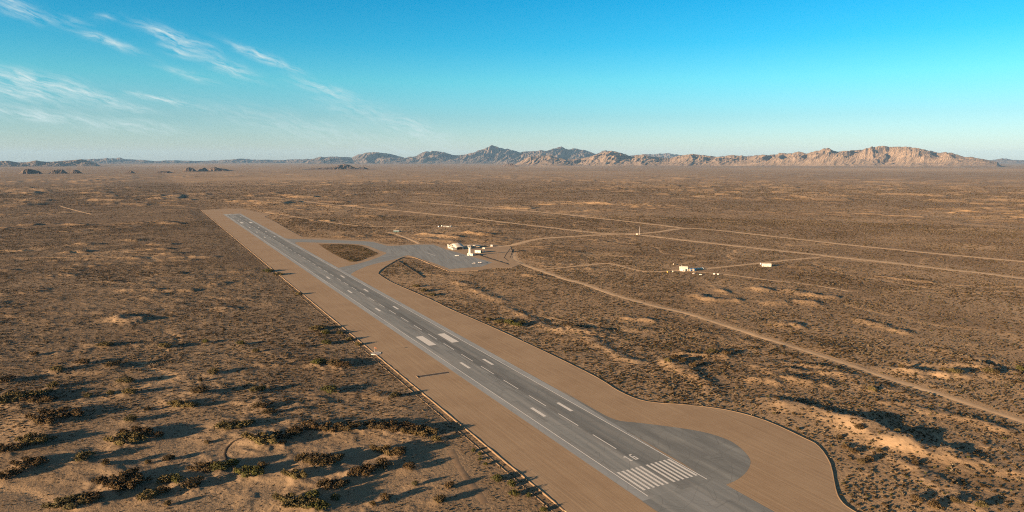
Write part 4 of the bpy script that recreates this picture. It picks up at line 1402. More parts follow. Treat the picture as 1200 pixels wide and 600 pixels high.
def in_view(n, r0, r1):
    """random points of the wedge of plain the picture looks at, even per square metre"""
    r = np.sqrt(RNG.random(n) * (r1 * r1 - r0 * r0) + r0 * r0)
    a = np.radians((RNG.random(n) * 2 - 1) * 40)
    return np.sin(a) * r, np.cos(a) * r, r


def make_scrub():
    area = lambda r0, r1: math.radians(80) / 2 * (r1 * r1 - r0 * r0)
    parts = []
    for (r0, r1, dens) in ((330, 900, 1 / 5.0), (900, 1600, 1 / 8.0), (1600, 2600, 1 / 15.0), (2600, 7500, 1 / 55.0)):
        n = int(area(r0, r1) * dens)
        x, y, r = in_view(n, r0, r1)
        parts.append((x, y, r))
    X, Y, Rr = [np.concatenate(q) for q in zip(*parts)]
    right = (X - RW_O[0]) * RW_N[0] + (Y - RW_O[1]) * RW_N[1] > 0
    keep = np.ones(len(X), bool)
    d = seg_dist(X, Y, PAD, True)
    ins = inside(X, Y, PAD)
    isl = inside(X, Y, ISLE_XY)
    keep &= (~ins | isl)
    keep &= (d > 1.6 + 2.5 * RNG.random(len(X))) | isl
    for k, v in ROADS.items():
        keep &= seg_dist(X, Y, ROAD_XY[k]) > v[0] * 0.5 + 0.8 + 1.2 * RNG.random(len(X))
    for (p, rad) in FLATS:
        keep &= (np.hypot(X - p[0], Y - p[1]) > rad * 0.7) | (RNG.random(len(X)) < 0.12)
    sand = grid_lookup(X, Y, G_SAND)
    flat = grid_lookup(X, Y, G_FLAT)
    dens = 0.22 + 1.0 * sstep(0.36, 0.60, fbm(X / 55, Y / 55, 171, 4))
    dens *= 0.55 + 0.9 * sstep(0.35, 0.62, fbm(X / 230, Y / 230, 175, 3))
    dens = np.where(right, 0.45 + dens * 0.36, 0.30 + dens * 1.2)
    dens *= 1 - 0.45 * np.clip(sand, 0, 1)
    dens *= 1 - 0.30 * flat
    dens *= sstep(8200, 2200, Rr)
    keep &= RNG.random(len(X)) < dens
    X, Y, Rr, right, flat = X[keep], Y[keep], Rr[keep], right[keep], flat[keep]
    n = len(X)
    size = np.where(right, 2.05, 1.85) * (0.40 + 1.25 * RNG.random(n) ** 2.2) * (0.7 + 0.6 * fbm(X / 90, Y / 90, 181, 3))
    size *= 1 + np.clip((Rr - 1600) / 3500, 0, 1) * 1.4
    size *= 1 - 0.50 * flat
    H = size * (0.45 + 0.40 * RNG.random(n)) * np.where(right, 1.0, 0.9)
    kinds = RNG.choice(7, n, p=[.19, .19, .19, .18, .15, .07, .03])
    pale_share = np.where(right, 0.26, 0.55) * (0.4 + 1.2 * sstep(0.38, 0.60, fbm(X / 120, Y / 120, 191, 3)))
    kinds = np.where(RNG.random(n) < pale_share, RNG.integers(7, 10, n), kinds)
    # the island between the taxiways is thickly grown
    lo, hi = np.min(ISLE_XY, 0), np.max(ISLE_XY, 0)
    ex = RNG.random((5200, 2)) * (hi - lo) + lo
    ex = ex[inside(ex[:, 0], ex[:, 1], ISLE_XY) & (fbm(ex[:, 0] / 25, ex[:, 1] / 25, 177, 3) > 0.40)]
    m_ = len(ex)
    X, Y, right = np.concatenate([X, ex[:, 0]]), np.concatenate([Y, ex[:, 1]]), np.concatenate([right, np.ones(m_, bool)])
    es = 1.2 + 1.6 * RNG.random(m_) ** 2
    size, H, kinds = np.concatenate([size, es]), np.concatenate([H, es * 0.6]), np.concatenate([kinds, RNG.choice([5, 5, 0, 3, 6], m_)])
    strip = inside(X, Y, PAD)
    for nm, lab, sel in (('desert_scrub', 'low grey brown desert scrub covering the plain left of the runway', ~right & ~strip),
                         ('desert_scrub', 'low grey brown desert scrub covering the plain right of the runway', right & ~strip),
                         ('island_scrub', 'brown scrub growing on the teardrop island between the taxiways', strip)):
        scrub_cloud(nm, lab, X[sel], Y[sel], size[sel], H[sel], kinds[sel], 0.02 if nm == 'island_scrub' else None)
    print('scrub', n)


make_scrub()


# ------------------------------------------------------------------ airfield buildings and vehicles
M_STUCCO = mat_plain('white_stucco', (0.56, 0.54, 0.49), 0.85, 0.25, 0.3)
M_CREAM = mat_plain('cream_wall', (0.45, 0.39, 0.31), 0.85, 0.15, 0.3)
M_ROOFW = mat_plain('white_roof', (0.52, 0.50, 0.45), 0.7, 0.3, 0.2)
M_GLASS = mat_plain('dark_glass', (0.03, 0.04, 0.05), 0.15, 0.2, 1.0)
M_DARK = mat_plain('dark_opening', (0.035, 0.032, 0.03), 0.9, 0.2, 1.0)
M_METAL = mat_plain('galvanised_metal', (0.45, 0.46, 0.46), 0.5, 0.15, 0.6)
M_BLUE = mat_plain('blue_paint', (0.03, 0.16, 0.38), 0.55, 0.2, 0.6)
M_TEAL = mat_plain('teal_paint', (0.12, 0.20, 0.21), 0.6, 0.2, 0.6)
M_WHITE = mat_plain('white_paint', (0.62, 0.62, 0.60), 0.45, 0.08, 0.6)
M_RED = mat_plain('red_paint', (0.45, 0.05, 0.03), 0.5, 0.15, 0.6)
M_YELLOW = mat_plain('yellow_paint', (0.62, 0.43, 0.07), 0.55, 0.15, 0.6)
M_ORANGE = mat_plain('orange_cloth', (0.75, 0.20, 0.03), 0.8, 0.1, 0.8)
M_RUBBER = mat_plain('black_rubber', (0.03, 0.03, 0.03), 0.8, 0.1, 2.0)
M_WOOD = mat_plain('weathered_wood', (0.16, 0.12, 0.09), 0.9, 0.3, 1.5)
M_CONC = mat_plain('pale_concrete', (0.40, 0.38, 0.35), 0.9, 0.2, 0.4)
M_GRATE = mat_plain('rusty_grate', (0.085, 0.070, 0.060), 0.8, 0.35, 0.8)
M_PORCH = mat_plain('tan_porch', (0.50, 0.38, 0.26), 0.85, 0.15, 0.5)


def copy_tree(o, parent=None):
    c = o.copy()
    COL.objects.link(c)
    c.parent = parent
    for ch in list(o.children):
        copy_tree(ch, c)
    return c


def place(root, u, v, rz, z=None):
    x, y = PX(u, v)
    root.location = (x, y, gz_pad(x, y) if z is None else z)
    root.rotation_euler = (0, 0, rz)


def gz_pad(x, y):
    if inside(np.array([x]), np.array([y]), PAD)[0]:
        return 0.02
    return gz(x, y)


# --- terminal: long axis along the apron edge
_p, _q = np.array(PX(525, 290.4)), np.array(PX(546, 297.2))
_d = (_q - _p) / np.linalg.norm(_q - _p)
APRON_RZ = math.atan2(_d[1], _d[0])      # local X runs towards the camera, local Y away from the apron


def make_terminal():
    t = empty('terminal_building', (_p[0], _p[1], 0.0), APRON_RZ)
    tag(t, 'white airport terminal with swept peaked roof at the apron edge', 'building')
    bm = bmesh.new()
    bm_box(bm, 1, 44, 5, 22, 0, 6.2)
    wall = bm_obj('wall', bm, M_STUCCO, t)
    # swept roof: rises from the tail to a peak and falls towards the tower
    xs = [-1.5, 4, 9, 14, 19, 24, 29, 34, 39, 44, 47]
    zs = [7.0, 7.4, 8.4, 10.2, 12.6, 13.4, 12.4, 10.8, 9.2, 7.9, 7.2]
    V, F = [], []
    for x, z in zip(xs, zs):
        for (y, dz) in ((1.0, -1.3), (7, -0.2), (13.5, 0.4), (20, -0.2), (24.5, -1.5)):
            V += [(x, y, z + dz)]
    for x, z in zip(xs, zs):
        for (y, dz) in ((1.0, -1.3), (7, -0.2), (13.5, 0.4), (20, -0.2), (24.5, -1.5)):
            V += [(x, y, z + dz - 0.7)]
    n = len(xs) * 5
    for i in range(len(xs) - 1):
        for k in range(4):
            a = i * 5 + k
            F.append((a, a + 5, a + 6, a + 1))
            F.append((n + a, n + a + 1, n + a + 6, n + a + 5))
        F.append((i * 5, n + i * 5, n + i * 5 + 5, i * 5 + 5))
        F.append((i * 5 + 4, i * 5 + 9, n + i * 5 + 9, n + i * 5 + 4))
    for k in range(4):
        F.append((k, k + 1, n + k + 1, n + k))
        e = (len(xs) - 1) * 5 + k
        F.append((e, n + e, n + e + 1, e + 1))
    roof = mesh_obj('roof', V, F, M_ROOFW, t, True)
    bm = bmesh.new()
    bm_lathe(bm, [(1.3, 12.4), (1.3, 13.9), (0.2, 14.4)], 10, 'Z', (24, 15, 0))
    bm_obj('roof_vent', bm, M_METAL, roof)
    # gable glass under the peak
    for i, x in enumerate((13, 17.2, 21.4, 25.6, 29.8)):
        g = box('window', x, x + 3.4, 4.85, 5.0, 1.0, 5.6, M_GLASS, t)
        box('window_frame', x - .12, x + 3.52, 4.9, 4.99, 5.65, 5.9, M_WHITE, g)
    # lower wing facing the apron
    box('front_wing', 14, 45, -5.5, 4.95, 0, 4.2, M_STUCCO, t, 0.15)
    box('wing_parapet', 13.6, 45.4, -5.9, 4.9, 4.22, 4.9, M_ROOFW, t)
    for x in (17, 23, 29, 35, 41):
        box('window', x, x + 3.2, -5.62, -5.5, 1.2, 3.2, M_GLASS, t)
    d = box('door', 33.0, 34.4, -5.64, -5.5, 0.05, 2.5, M_DARK, t)
    box('handle', 34.1, 34.2, -5.75, -5.64, 1.05, 1.25, M_METAL, d)
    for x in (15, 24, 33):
        box('bay_shade_panel', x, x + 7.6, -5.66, -5.5, 0.1, 0.95, M_DARK, t)  # flat dark panels; the bays' shade is put into their colour
    box('end_opening', 44.0, 44.15, 7, 20, 0.2, 5.4, M_DARK, t)
    box('clerestory', 13, 33, 4.80, 4.99, 6.25, 8.6, M_GLASS, t)
    # end fin
    bm = bmesh.new()
    pts = [(-4.5, 8.8), (-3.4, 8.9), (2.0, 4.6), (2.0, 0), (-2.5, 0)]
    lo = [bm.verts.new((x, 0.5, z)) for x, z in pts]
    hi = [bm.verts.new((x, 3.8, z)) for x, z in pts]
    bm.faces.new(lo)
    bm.faces.new(list(reversed(hi)))
    for k in range(5):
        bm.faces.new((lo[k], hi[k], hi[(k + 1) % 5], lo[(k + 1) % 5]))
    bmesh.ops.recalc_face_normals(bm, faces=bm.faces[:])
    bm_obj('end_fin', bm, M_STUCCO, t)
    return t


def make_tower():
    x, y = PX(551.3, 299.3)
    t = empty('control_tower', (x, y, 0.0), R(-20))
    tag(t, 'white airport control tower with flared cab beside the terminal', 'tower')
    base = box('base_block', -6, 7.5, -4, 5, 0, 4.2, M_STUCCO, t, 0.12)
    box('base_roof', -6.3, 7.8, -4.3, 5.3, 4.22, 4.7, M_ROOFW, t)
    for xx in (-4.6, 3.6):
        box('window', xx, xx + 2.0, -4.1, -4.0, 1.3, 2.9, M_GLASS, t)
    d = box('door', -0.8, 0.8, -4.12, -4.0, 0.05, 2.4, M_DARK, t)
    box('handle', 0.5, 0.6, -4.2, -4.12, 1.05, 1.2, M_METAL, d)
    lathe('shaft', [(3.5, 4.0), (3.0, 9), (2.7, 15), (2.9, 17)], M_STUCCO, t, 8, 'Z', (-1.2, 0, 0), False)
    lathe('cab_floor', [(2.9, 17.0), (5.0, 18.3), (5.2, 18.8)], M_STUCCO, t, 8, 'Z', (-1.2, 0, 0), False)
    for k in range(8):
        a0, a1 = 2 * math.pi * k / 8, 2 * math.pi * (k + 1) / 8
        r0, r1 = 4.7, 5.2
        V = [(-1.2 + r * math.cos(a), r * math.sin(a), z) for (r, a, z) in ((r0, a0, 18.8), (r0, a1, 18.8), (r1, a1, 21.2), (r1, a0, 21.2))]
        V += [(-1.2 + (r - .15) * math.cos(a), (r - .15) * math.sin(a), z) for (r, a, z) in ((r0, a0, 18.8), (r0, a1, 18.8), (r1, a1, 21.2), (r1, a0, 21.2))]
        mesh_obj('pane', V, [(0, 1, 2, 3), (7, 6, 5, 4), (0, 3, 7, 4), (1, 5, 6, 2), (3, 2, 6, 7), (0, 4, 5, 1)], M_GLASS, t)
        bm = bmesh.new()
        bm_tube(bm, (-1.2 + 4.75 * math.cos(a0), 4.75 * math.sin(a0), 18.8), (-1.2 + 5.25 * math.cos(a0), 5.25 * math.sin(a0), 21.2), .18, .18, 5)
        bm_obj('mullion', bm, M_WHITE, t)
    rf = lathe('cab_roof', [(5.7, 21.2), (5.9, 21.6), (5.2, 22.0), (0.6, 22.5)], M_ROOFW, t, 8, 'Z', (-1.2, 0, 0), False)
    bm = bmesh.new()
    bm_tube(bm, (-1.2, 0, 22.4), (-1.2, 0, 26), .09, .05, 5)
    bm_obj('antenna', bm, M_METAL, rf)
    return t


def small_building(name, label, u, v, rz, L, W, H, wall, roofm, gable=0.0, open_end=False, z=None):
    t = empty(name, (0, 0, 0))
    place(t, u, v, rz, z)
    tag(t, label, 'building')
    box('wall', -L / 2, L / 2, -W / 2, W / 2, -0.3, H, wall, t)
    if gable:
        V, F = [], []
        for x in (-L / 2 - .4, L / 2 + .4):
            V += [(x, -W / 2 - .4, H - .05), (x, 0, H + gable), (x, W / 2 + .4, H - .05), (x, W / 2 + .4, H + .2), (x, 0, H + gable + .25), (x, -W / 2 - .4, H + .2)]
        for k in range(6):
            F.append((k, (k + 1) % 6, 6 + (k + 1) % 6, 6 + k))
        F += [(0, 5, 4, 1), (1, 4, 3, 2), (6, 7, 10, 11), (7, 8, 9, 10)]
        o = mesh_obj('roof', V, F, roofm, t)
        bm = bmesh.new()
        bm.from_mesh(o.data)
        bmesh.ops.recalc_face_normals(bm, faces=bm.faces[:])
        bm.to_mesh(o.data)
        bm.free()
    else:
        box('roof', -L / 2 - .3, L / 2 + .3, -W / 2 - .3, W / 2 + .3, H + .004, H + .35, roofm, t)
    nwin = max(1, int(L / 4))
    for k in range(nwin):
        x = -L / 2 + (k + .5) * L / nwin
        if k == nwin // 2:
            d = box('door', x - .5, x + .5, -W / 2 - .08, -W / 2, 0, 2.1, M_DARK, t)
            box('handle', x + .3, x + .38, -W / 2 - .14, -W / 2 - .08, 1.0, 1.15, M_METAL, d)
        else:
            box('window', x - .6, x + .6, -W / 2 - .06, -W / 2, 1.1, 2.2, M_GLASS, t)
    if open_end:
        box('open_bay', L / 2, L / 2 + .08, -W / 2 + .6, W / 2 - .6, 0, H - .8, M_DARK, t)
    return t


def make_aircraft():
    """light high-wing aeroplane, nose along +X"""
    t = empty('light_aircraft', (0, 0, 0))
    fus = lathe('fuselage', [(0.12, 2.6), (0.52, 2.2), (0.68, 1.3), (0.75, 0.2), (0.62, -1.2), (0.36, -3.2), (0.14, -5.6)][::-1], M_WHITE, t, 12, 'X', (0, 0, 1.35))
    box('windscreen', 0.35, 1.35, -0.52, 0.52, 1.62, 2.08, M_GLASS, fus, 0.12)
    box('stripe', -3.0, 1.6, -0.765, -0.70, 1.25, 1.4, M_RED, fus)
    bm = bmesh.new()
    for sg in (-1, 1):
        P = [(0.9, 0), (-0.75, 0), (-0.6, 5.6 * sg), (0.55, 5.6 * sg)]
        lo = [bm.verts.new((x, y, 2.05 + abs(y) * .03)) for x, y in P]
        hi = [bm.verts.new((x, y, 2.22 + abs(y) * .03)) for x, y in P]
        bm.faces.new(lo)
        bm.faces.new(list(reversed(hi)))
        for k in range(4):
            bm.faces.new((lo[k], hi[k], hi[(k + 1) % 4], lo[(k + 1) % 4]))
    bmesh.ops.recalc_face_normals(bm, faces=bm.faces[:])
    bm_obj('wing', bm, M_WHITE, t)
    for sg in (-1, 1):
        bm = bmesh.new()
        bm_tube(bm, (0.2, 0.55 * sg, 0.95), (0.1, 2.6 * sg, 2.1), .05, .05, 5)
        bm_obj('wing_strut', bm, M_WHITE, t)
    box('tailplane', -5.7, -4.8, -1.7, 1.7, 1.45, 1.55, M_WHITE, t)
    V = [(-4.4, -.06, 1.5), (-5.7, -.06, 1.5), (-5.9, -.06, 3.0), (-5.3, -.06, 3.0), (-4.4, .06, 1.5), (-5.7, .06, 1.5), (-5.9, .06, 3.0), (-5.3, .06, 3.0)]
    mesh_obj('tail_fin', V, [(0, 1, 2, 3), (7, 6, 5, 4), (0, 3, 7, 4), (1, 5, 6, 2), (2, 6, 7, 3), (0, 4, 5, 1)], M_WHITE, t)
    lathe('spinner', [(0.16, 2.6), (0.12, 2.8), (0.02, 2.95)], M_METAL, t, 8, 'X', (0, 0, 1.35))
    box('propeller', 2.66, 2.74, -0.08, 0.08, 0.45, 2.25, M_RUBBER, t)
    for (x, y) in ((1.6, 0), (-0.4, 1.1), (-0.4, -1.1)):
        w = lathe('wheel', [(0.2, y - .1), (0.28, y - .06), (0.28, y + .06), (0.2, y + .1)], M_RUBBER, t, 10, 'Y', (x, 0, 0.28))
        bm = bmesh.new()
        bm_tube(bm, (x, y, 0.28), (x, y * .4, 1.0), .05, .06, 5)
        bm_obj('gear_leg', bm, M_WHITE, w)
    return t


def make_van(name, body, pickup=False):
    t = empty(name, (0, 0, 0))
    prof = [(-2.6, .45), (-2.6, 1.15), (-.3, 1.2), (-.1, 1.95), (1.0, 1.95), (1.6, 1.25), (2.5, 1.1), (2.6, .45)] if pickup else \
           [(-2.6, .4), (-2.6, 2.1), (-2.4, 2.25), (1.2, 2.25), (1.9, 1.35), (2.6, 1.15), (2.7, .4)]
    bm = bmesh.new()
    a = [bm.verts.new((x, -.95, z)) for x, z in prof]
    b = [bm.verts.new((x, .95, z)) for x, z in prof]
    bm.faces.new(a)
    bm.faces.new(list(reversed(b)))
    n = len(prof)
    for k in range(n):
        bm.faces.new((a[k], b[k], b[(k + 1) % n], a[(k + 1) % n]))
    bmesh.ops.recalc_face_normals(bm, faces=bm.faces[:])
    bm_obj('body', bm, body, t)
    if pickup:
        box('cargo_bed', -2.45, -.45, -.8, .8, 1.19, 1.225, M_DARK, t)
        box('side_window', 0.0, 1.0, -.97, .97, 1.35, 1.8, M_GLASS, t)
    else:
        box('side_window', -.2, 1.1, -.97, .97, 1.35, 2.0, M_GLASS, t)
    for x in (-1.7, 1.75):
        for y in (-.95, .95):
            w = lathe('wheel', [(0.25, y - .12), (0.38, y - .09), (0.38, y + .09), (0.25, y + .12)], M_RUBBER, t, 12, 'Y', (x, 0, 0.38))
            sy = 1 if y > 0 else -1
            lathe('rim', [(0.18, y + sy * .121), (0.18, y + sy * .135)], M_METAL, w, 8, 'Y', (x, 0, 0.38))
    for y in (-.65, .65):
        box('headlight', 2.62, 2.70, y - .18, y + .18, .72, .92, M_METAL, t)
    return t


def make_trailer():
    t = empty('office_trailer', (0, 0, 0))
    box('body', -4.2, 4.2, -1.5, 1.5, 0.7, 3.5, M_WHITE, t, 0.12)
    box('roof', -4.3, 4.3, -1.6, 1.6, 3.504, 3.7, M_ROOFW, t)
    for x in (-2.8, 0.2, 2.4):
        box('window', x, x + 1.2, -1.56, -1.5, 1.7, 2.7, M_GLASS, t)
    d = box('door', -1.3, -0.4, -1.57, -1.5, 0.9, 2.9, M_METAL, t)
    box('handle', -.6, -.52, -1.63, -1.57, 1.8, 1.95, M_DARK, d)
    for x in (-.7, .3):
        for y in (-1.2, 1.2):
            lathe('wheel', [(0.3, y - .12), (0.42, y - .09), (0.42, y + .09), (0.3, y + .12)], M_RUBBER, t, 10, 'Y', (x, 0, 0.42))
    bm = bmesh.new()
    bm_tube(bm, (4.2, .7, .75), (5.4, 0, .6), .07, .07, 5)
    bm_tube(bm, (4.2, -.7, .75), (5.4, 0, .6), .07, .07, 5)
    bm_obj('tow_bar', bm, M_METAL, t)
    box('step', -1.4, -.3, -2.0, -1.6, 0.0, .5, M_CONC, t)
    return t


def make_tank(label, u, v, r, h, mat, cat='tank'):
    x, y = PX(u, v)
    t = empty('storage_tank', (x, y, gz_pad(x, y)))
    tag(t, label, cat)
    b = lathe('shell', [(r, -.2), (r, h * .82), (r * .75, h * .95), (r * .25, h)], mat, t, 18)
    lathe('lid', [(r * .22, h), (r * .22, h + .2), (r * .1, h + .25)], M_METAL, t, 10)
    bm = bmesh.new()
    bm_tube(bm, (r + .1, 0, 0.1), (r + .1, 0, h * .8), .06, .06, 5)
    bm_obj('pipe', bm, M_METAL, t)
    return t


make_terminal()
make_tower()
small_building('service_building', 'white flat-roofed service block behind the control tower', 560.6, 296.0, R(-18), 14, 9, 5.2, M_STUCCO, M_ROOFW, 0, True)
make_tank('small white tank beside the service block behind the tower', 567.6, 295.3, 1.6, 3.0, M_WHITE)
small_building('pump_house', 'small white cube pump house right of the terminal shelter', 576.2, 288.9, R(-10), 4.6, 4.4, 4.2, M_STUCCO, M_ROOFW)


def make_shelter():
    t = empty('open_shelter', (0, 0, 0))
    place(t, 569.0, 288.4, R(-12))
    tag(t, 'long dark open shelter on posts behind the terminal', 'shelter')
    for x in (-9, -4.5, 0, 4.5, 9):
        for y in (-3.2, 3.2):
            box('post', x - .12, x + .12, y - .12, y + .12, -.2, 3.2, M_METAL, t)
    box('roof', -10, 10, -4, 4, 3.2, 3.45, M_WOOD, t)
    w = box('back_wall', -9.6, 9.6, 3.35, 3.5, 0, 2.9, M_WOOD, t)
    return t


make_shelter()
small_building('store_building', 'long low pale store building between the terminal and the shelter', 558.5, 288.8, R(-14), 17, 7, 3.2, M_CREAM, M_METAL)
small_building('garden_shed', 'small white shed behind the service block', 567.0, 291.6, R(-14), 5, 4, 3.0, M_STUCCO, M_ROOFW)
pl = make_aircraft()
tag(pl, 'small white aeroplane parked in front of the terminal wing', 'aeroplane', 'light aircraft on the apron')
place(pl, 534.6, 300.3, R(150), 0.02)
for u, v, rz, lab in ((556.2, 309.3, R(25), 'white high-wing aeroplane, left one of the pair on the apron corner'), (563.6, 308.6, R(10), 'white high-wing aeroplane, right one of the pair on the apron corner')):
    c = copy_tree(pl)
    place(c, u, v, rz, 0.02)
    tag(c, lab)

# --- ranch house right of the airfield
def make_ranch():
    t = empty('ranch_house', (0, 0, 0))
    place(t, 803.5, 317.3, R(-8))
    tag(t, 'white ranch house with rounded vault roof and tan porch', 'house')
    box('wall', -11, 3, -5, 6, -.3, 4.0, M_STUCCO, t)
    # barrel vault
    bm = bmesh.new()
    seg = 10
    prof = [(-5.6 + 12.2 * k / seg, 4.0 + 4.6 * math.sin(math.pi * k / seg)) for k in range(seg + 1)]
    A = [bm.verts.new((-11.5, y, z)) for y, z in prof]
    B = [bm.verts.new((3.5, y, z)) for y, z in prof]
    bm.faces.new(list(reversed(A)))
    bm.faces.new(B)
    for k in range(seg):
        bm.faces.new((A[k], A[k + 1], B[k + 1], B[k]))
    bm.faces.new((A[0], B[0], B[-1], A[-1]))
    bmesh.ops.recalc_face_normals(bm, faces=bm.faces[:])
    r = bm_obj('roof', bm, M_ROOFW, t)
    box('chimney', -7.6, -6.6, 2.2, 3.2, 7.4, 9.6, M_STUCCO, r)
    box('front_block', -7.5, -1.5, -8.5, -5.02, -.3, 4.6, M_STUCCO, t, .15)
    box('window', -5.6, -3.4, -8.6, -8.5, 1.2, 3.0, M_GLASS, t)
    # side wing and porch
    box('side_wing', 3.02, 15, -3, 6, -.3, 3.4, M_CREAM, t)
    box('side_roof', 2.8, 15.6, -3.4, 6.4, 3.404, 4.2, M_ROOFW, t)
    box('porch_roof', 3.2, 15.8, -7, -3.42, 3.0, 3.25, M_PORCH, t)
    for x in (4, 7.7, 11.5, 15.2):
        box('porch_post', x - .15, x + .15, -6.8, -6.5, -.3, 3.0, M_PORCH, t)
    d = box('door', 8.6, 9.8, -3.1, -3.0, 0, 2.3, M_DARK, t)
    box('handle', 9.5, 9.6, -3.18, -3.1, 1.0, 1.15, M_METAL, d)
    for x in (4.6, 11.6):
        box('window', x, x + 2.2, -3.08, -3.0, 1.0, 2.4, M_GLASS, t)
    return t


make_ranch()


def make_container():
    t = empty('shipping_container', (0, 0, 0))
    place(t, 812.2, 317.6, R(20))
    tag(t, 'bright blue shipping container beside the ranch house', 'container')
    box('body', -6, 6, -1.25, 1.25, 0.1, 4.6, M_BLUE, t)
    for k in range(12):
        for y in (-1.29, 1.29):
            box('rib', -5.7 + k, -5.45 + k, min(y, y * .97), max(y, y * .97), .3, 4.4, M_BLUE, t)
    for y in (-.6, .6):
        d = box('door', 6.0, 6.06, y - .55, y + .55, .25, 4.4, M_BLUE, t)
        box('lock_bar', 6.06, 6.11, y - .05, y + .05, .3, 4.3, M_METAL, d)
    return t


make_container()
van = make_van('white_van', M_WHITE)
tag(van, 'white van parked right of the blue container, nearer to it', 'van', 'vehicles at the ranch')
place(van, 818.6, 315.4, R(10))
van.scale = (1.15, 1.15, 1.15)
c = copy_tree(van)
place(c, 822.8, 315.0, R(-15))
tag(c, 'white van parked rightmost of the ranch vehicles by the dirt drive', 'van')
pk = make_van('pickup_truck', M_WHITE, True)
tag(pk, 'white pickup truck parked in front of the blue container', 'pickup', 'vehicles at the ranch')
place(pk, 813.2, 321.0, R(30))
c = copy_tree(pk)
place(c, 821, 322.3, R(160))
tag(c, 'white pickup truck on the ground right of the first pickup', 'pickup')
make_tank('white water tank left of two beside the faint track east of the ranch', 837, 321.6, 1.4, 2.4, M_WHITE)
make_tank('white water tank right of two beside the faint track east of the ranch', 841.6, 322.0, 1.4, 2.4, M_WHITE)
make_tank('pale tank just left of the ranch house', 788.6, 319.0, 1.5, 2.8, M_CREAM)
make_tank('yellow tank farthest left of the ranch house', 782.2, 319.3, 1.3, 2.0, M_YELLOW)
make_tank('small pale tank behind the ranch house on the left', 789.3, 310.2, 1.2, 2.0, M_CREAM)
small_building('white_hut', 'long low white hut beside the dirt drive right of the ranch', 898.2, 312.0, R(-5), 17, 5.5, 5.0, M_STUCCO, M_ROOFW, 1.2)
make_tank('small white tank at the left end of the long low hut', 891.5, 309.6, 1.3, 2.6, M_WHITE)

tr = make_trailer()
TR_POS = [(514.6, 266.6, 60), (518.2, 265.9, 75), (521.6, 266.4, 20), (525.0, 266.8, 5), (528.9, 266.4, 70)]
TR_LAB = ['leftmost white office trailer in the row behind the apron', 'second white office trailer from the left behind the apron', 'middle white office trailer in the row behind the apron',
          'fourth white office trailer from the left behind the apron', 'rightmost white office trailer in the row behind the apron']
for k, ((u, v, a), lab) in enumerate(zip(TR_POS, TR_LAB)):
    c = tr if k == 0 else copy_tree(tr)
    place(c, u, v, R(a))
    tag(c, lab, 'trailer', 'white trailers behind the apron')
small_building('teal_shed', 'teal metal shed standing alone behind the taxiway', 464.3, 272.3, R(10), 15, 7, 4.5, M_TEAL, M_METAL, 1.0)
small_building('tan_shed', 'small tan shed at the right end of the teal shed', 469.3, 272.0, R(10), 6, 6, 5.0, M_PORCH, M_CREAM)


# --- mast, utility poles, wind sock, drain
def make_mast():
    t = empty('radio_mast', (0, 0, 0))
    place(t, 749.5, 275.2, 0)
    tag(t, 'thin pale lattice radio mast at the dirt road fork', 'mast')
    H = 24.0
    P = [(0.9 * math.cos(a), 0.9 * math.sin(a)) for a in (0, 2.094, 4.189)]
    for (x, y) in P:
        bm = bmesh.new()
        bm_tube(bm, (x, y, -.3), (x * .35, y * .35, H), .16, .12, 5)
        bm_obj('leg', bm, M_METAL, t)
    for k in range(8):
        z0, z1 = H * k / 8, H * (k + 1) / 8
        f0, f1 = 1 - .65 * k / 8, 1 - .65 * (k + 1) / 8
        bm = bmesh.new()
        for i in range(3):
            p, q = P[i], P[(i + 1) % 3]
            bm_tube(bm, (p[0] * f0, p[1] * f0, z0), (q[0] * f1, q[1] * f1, z1), .06, .06, 4)
            bm_tube(bm, (p[0] * f1, p[1] * f1, z1), (q[0] * f1, q[1] * f1, z1), .06, .06, 4)
        bm_obj('bracing', bm, M_RED if k in (2, 5) else M_METAL, t)
    lathe('beacon', [(0.25, H), (0.25, H + .4), (0.1, H + .6)], M_RED, t, 8)
    return t


make_mast()
small_building('mast_hut', 'tiny white equipment hut at the foot of the mast', 746.6, 275.0, 0, 5, 4, 3.4, M_STUCCO, M_ROOFW)


def make_pole():
    t = empty('utility_pole', (0, 0, 0))
    bm = bmesh.new()
    bm_tube(bm, (0, 0, -.4), (0, 0, 9.5), .2, .13, 7)
    bm_obj('pole', bm, M_WOOD, t)
    arm = box('crossarm', -1.3, 1.3, .14, .3, 8.5, 8.75, M_WOOD, t)
    for x in (-1.1, 0.5, 1.1):
        lathe('insulator', [(.07, 8.75), (.1, 8.9), (.04, 9.05)], M_CONC, arm, 7, 'Z', (x, .22, 0))
    return t


po = make_pole()
for k, (u, v, lab) in enumerate(((975, 301.5, 'utility pole left of three beside the long straight track'), (1109, 316, 'utility pole in the middle of three beside the long straight track'),
                                 (1186.5, 324, 'utility pole rightmost of three beside the long straight track'))):
    c = po if k == 0 else copy_tree(po)
    place(c, u, v, R(20))
    tag(c, lab, 'utility pole', 'utility poles along the long straight track')

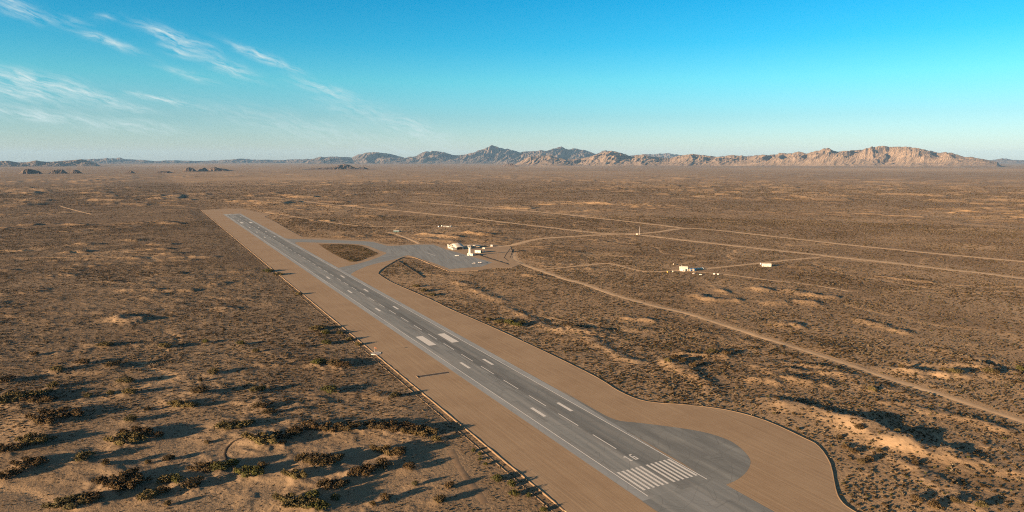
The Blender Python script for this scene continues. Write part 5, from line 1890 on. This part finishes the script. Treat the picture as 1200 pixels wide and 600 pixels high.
x, y = PX(440.4, 414.2)
t = empty('concrete_disc', (x, y, 0.0))
tag(t, 'round pale concrete disc on the left side of the sand strip', 'concrete disc')
lathe('slab', [(5.5, -.1), (5.5, .18), (5.2, .22), (0.3, .24)], M_CONC, t, 40)
bm = bmesh.new()
bm_lathe(bm, [(5.62, -.1), (5.62, .30), (5.3, .30), (5.3, .2)], 40)
bm_obj('rim', bm, M_WHITE, t)
x, y = PX(438.8, 413.2)
t = empty('wind_sock', (x, y, 0.2))
tag(t, 'orange wind sock on a thin white pole above the concrete disc', 'wind sock')
bm = bmesh.new()
bm_tube(bm, (0, 0, 0), (0, 0, 5.6), .09, .06, 6)
bm_obj('pole', bm, M_WHITE, t)
bm = bmesh.new()
for k in range(5):
    bm_tube(bm, (.15 + k * .5, 0, 5.4 - k * .12), (.65 + k * .5, 0, 5.28 - k * .12), .38 - k * .045, .335 - k * .045, 10)
sock = bm_obj('sock', bm, M_ORANGE, t)
bm = bmesh.new()
bm_lathe(bm, [(.42, .1), (.42, .16), (.38, .16), (.38, .1)], 12, 'X', (0, 0, 5.4))
bm_obj('hoop', bm, M_METAL, sock)

_a, _b = np.array(PX(489.5, 441.6)), np.array(PX(525.5, 436.4))
dl = float(np.linalg.norm(_b - _a))
t = empty('drain_channel', (_a[0], _a[1], 0.0), math.atan2(_b[1] - _a[1], _b[0] - _a[0]))
tag(t, 'long dark grated drain lying across the left side of the sand strip', 'drain')
for sg in (-1, 1):
    box('kerb', 0, dl, sg * 2.6 - .15, sg * 2.6 + .15, -.2, .10, M_CONC, t)
n = 14
for k in range(n):
    box('grate', k * dl / n + .06, (k + 1) * dl / n - .06, -2.4, 2.4, .0, .05 + .02 * (k % 3), M_GRATE, t)
box('headwall', -.9, -.1, -3.6, 3.6, -.2, .35, M_BERM, t, .08)

# ------------------------------------------------------------------ air
hb = bmesh.new()
bm_box(hb, -79000, 79000, -79000, 79000, -6.0, 1150.0)
haze = bm_obj('haze', hb, None)
hm = bpy.data.materials.new('desert_haze')
hm.use_nodes = True
hm.node_tree.nodes.clear()
pv = hm.node_tree.nodes.new('ShaderNodeVolumePrincipled')
pv.inputs['Color'].default_value = HAZE_COL
pv.inputs['Density'].default_value = HAZE_DENSITY
pv.inputs['Anisotropy'].default_value = 0.0
pv.inputs['Density Attribute'].default_value = ''
ho = hm.node_tree.nodes.new('ShaderNodeOutputMaterial')
hm.node_tree.links.new(pv.outputs[0], ho.inputs['Volume'])
haze.data.materials.append(hm)
tag(haze, 'thin pale blue haze lying over the whole desert plain', 'haze', kind='stuff')
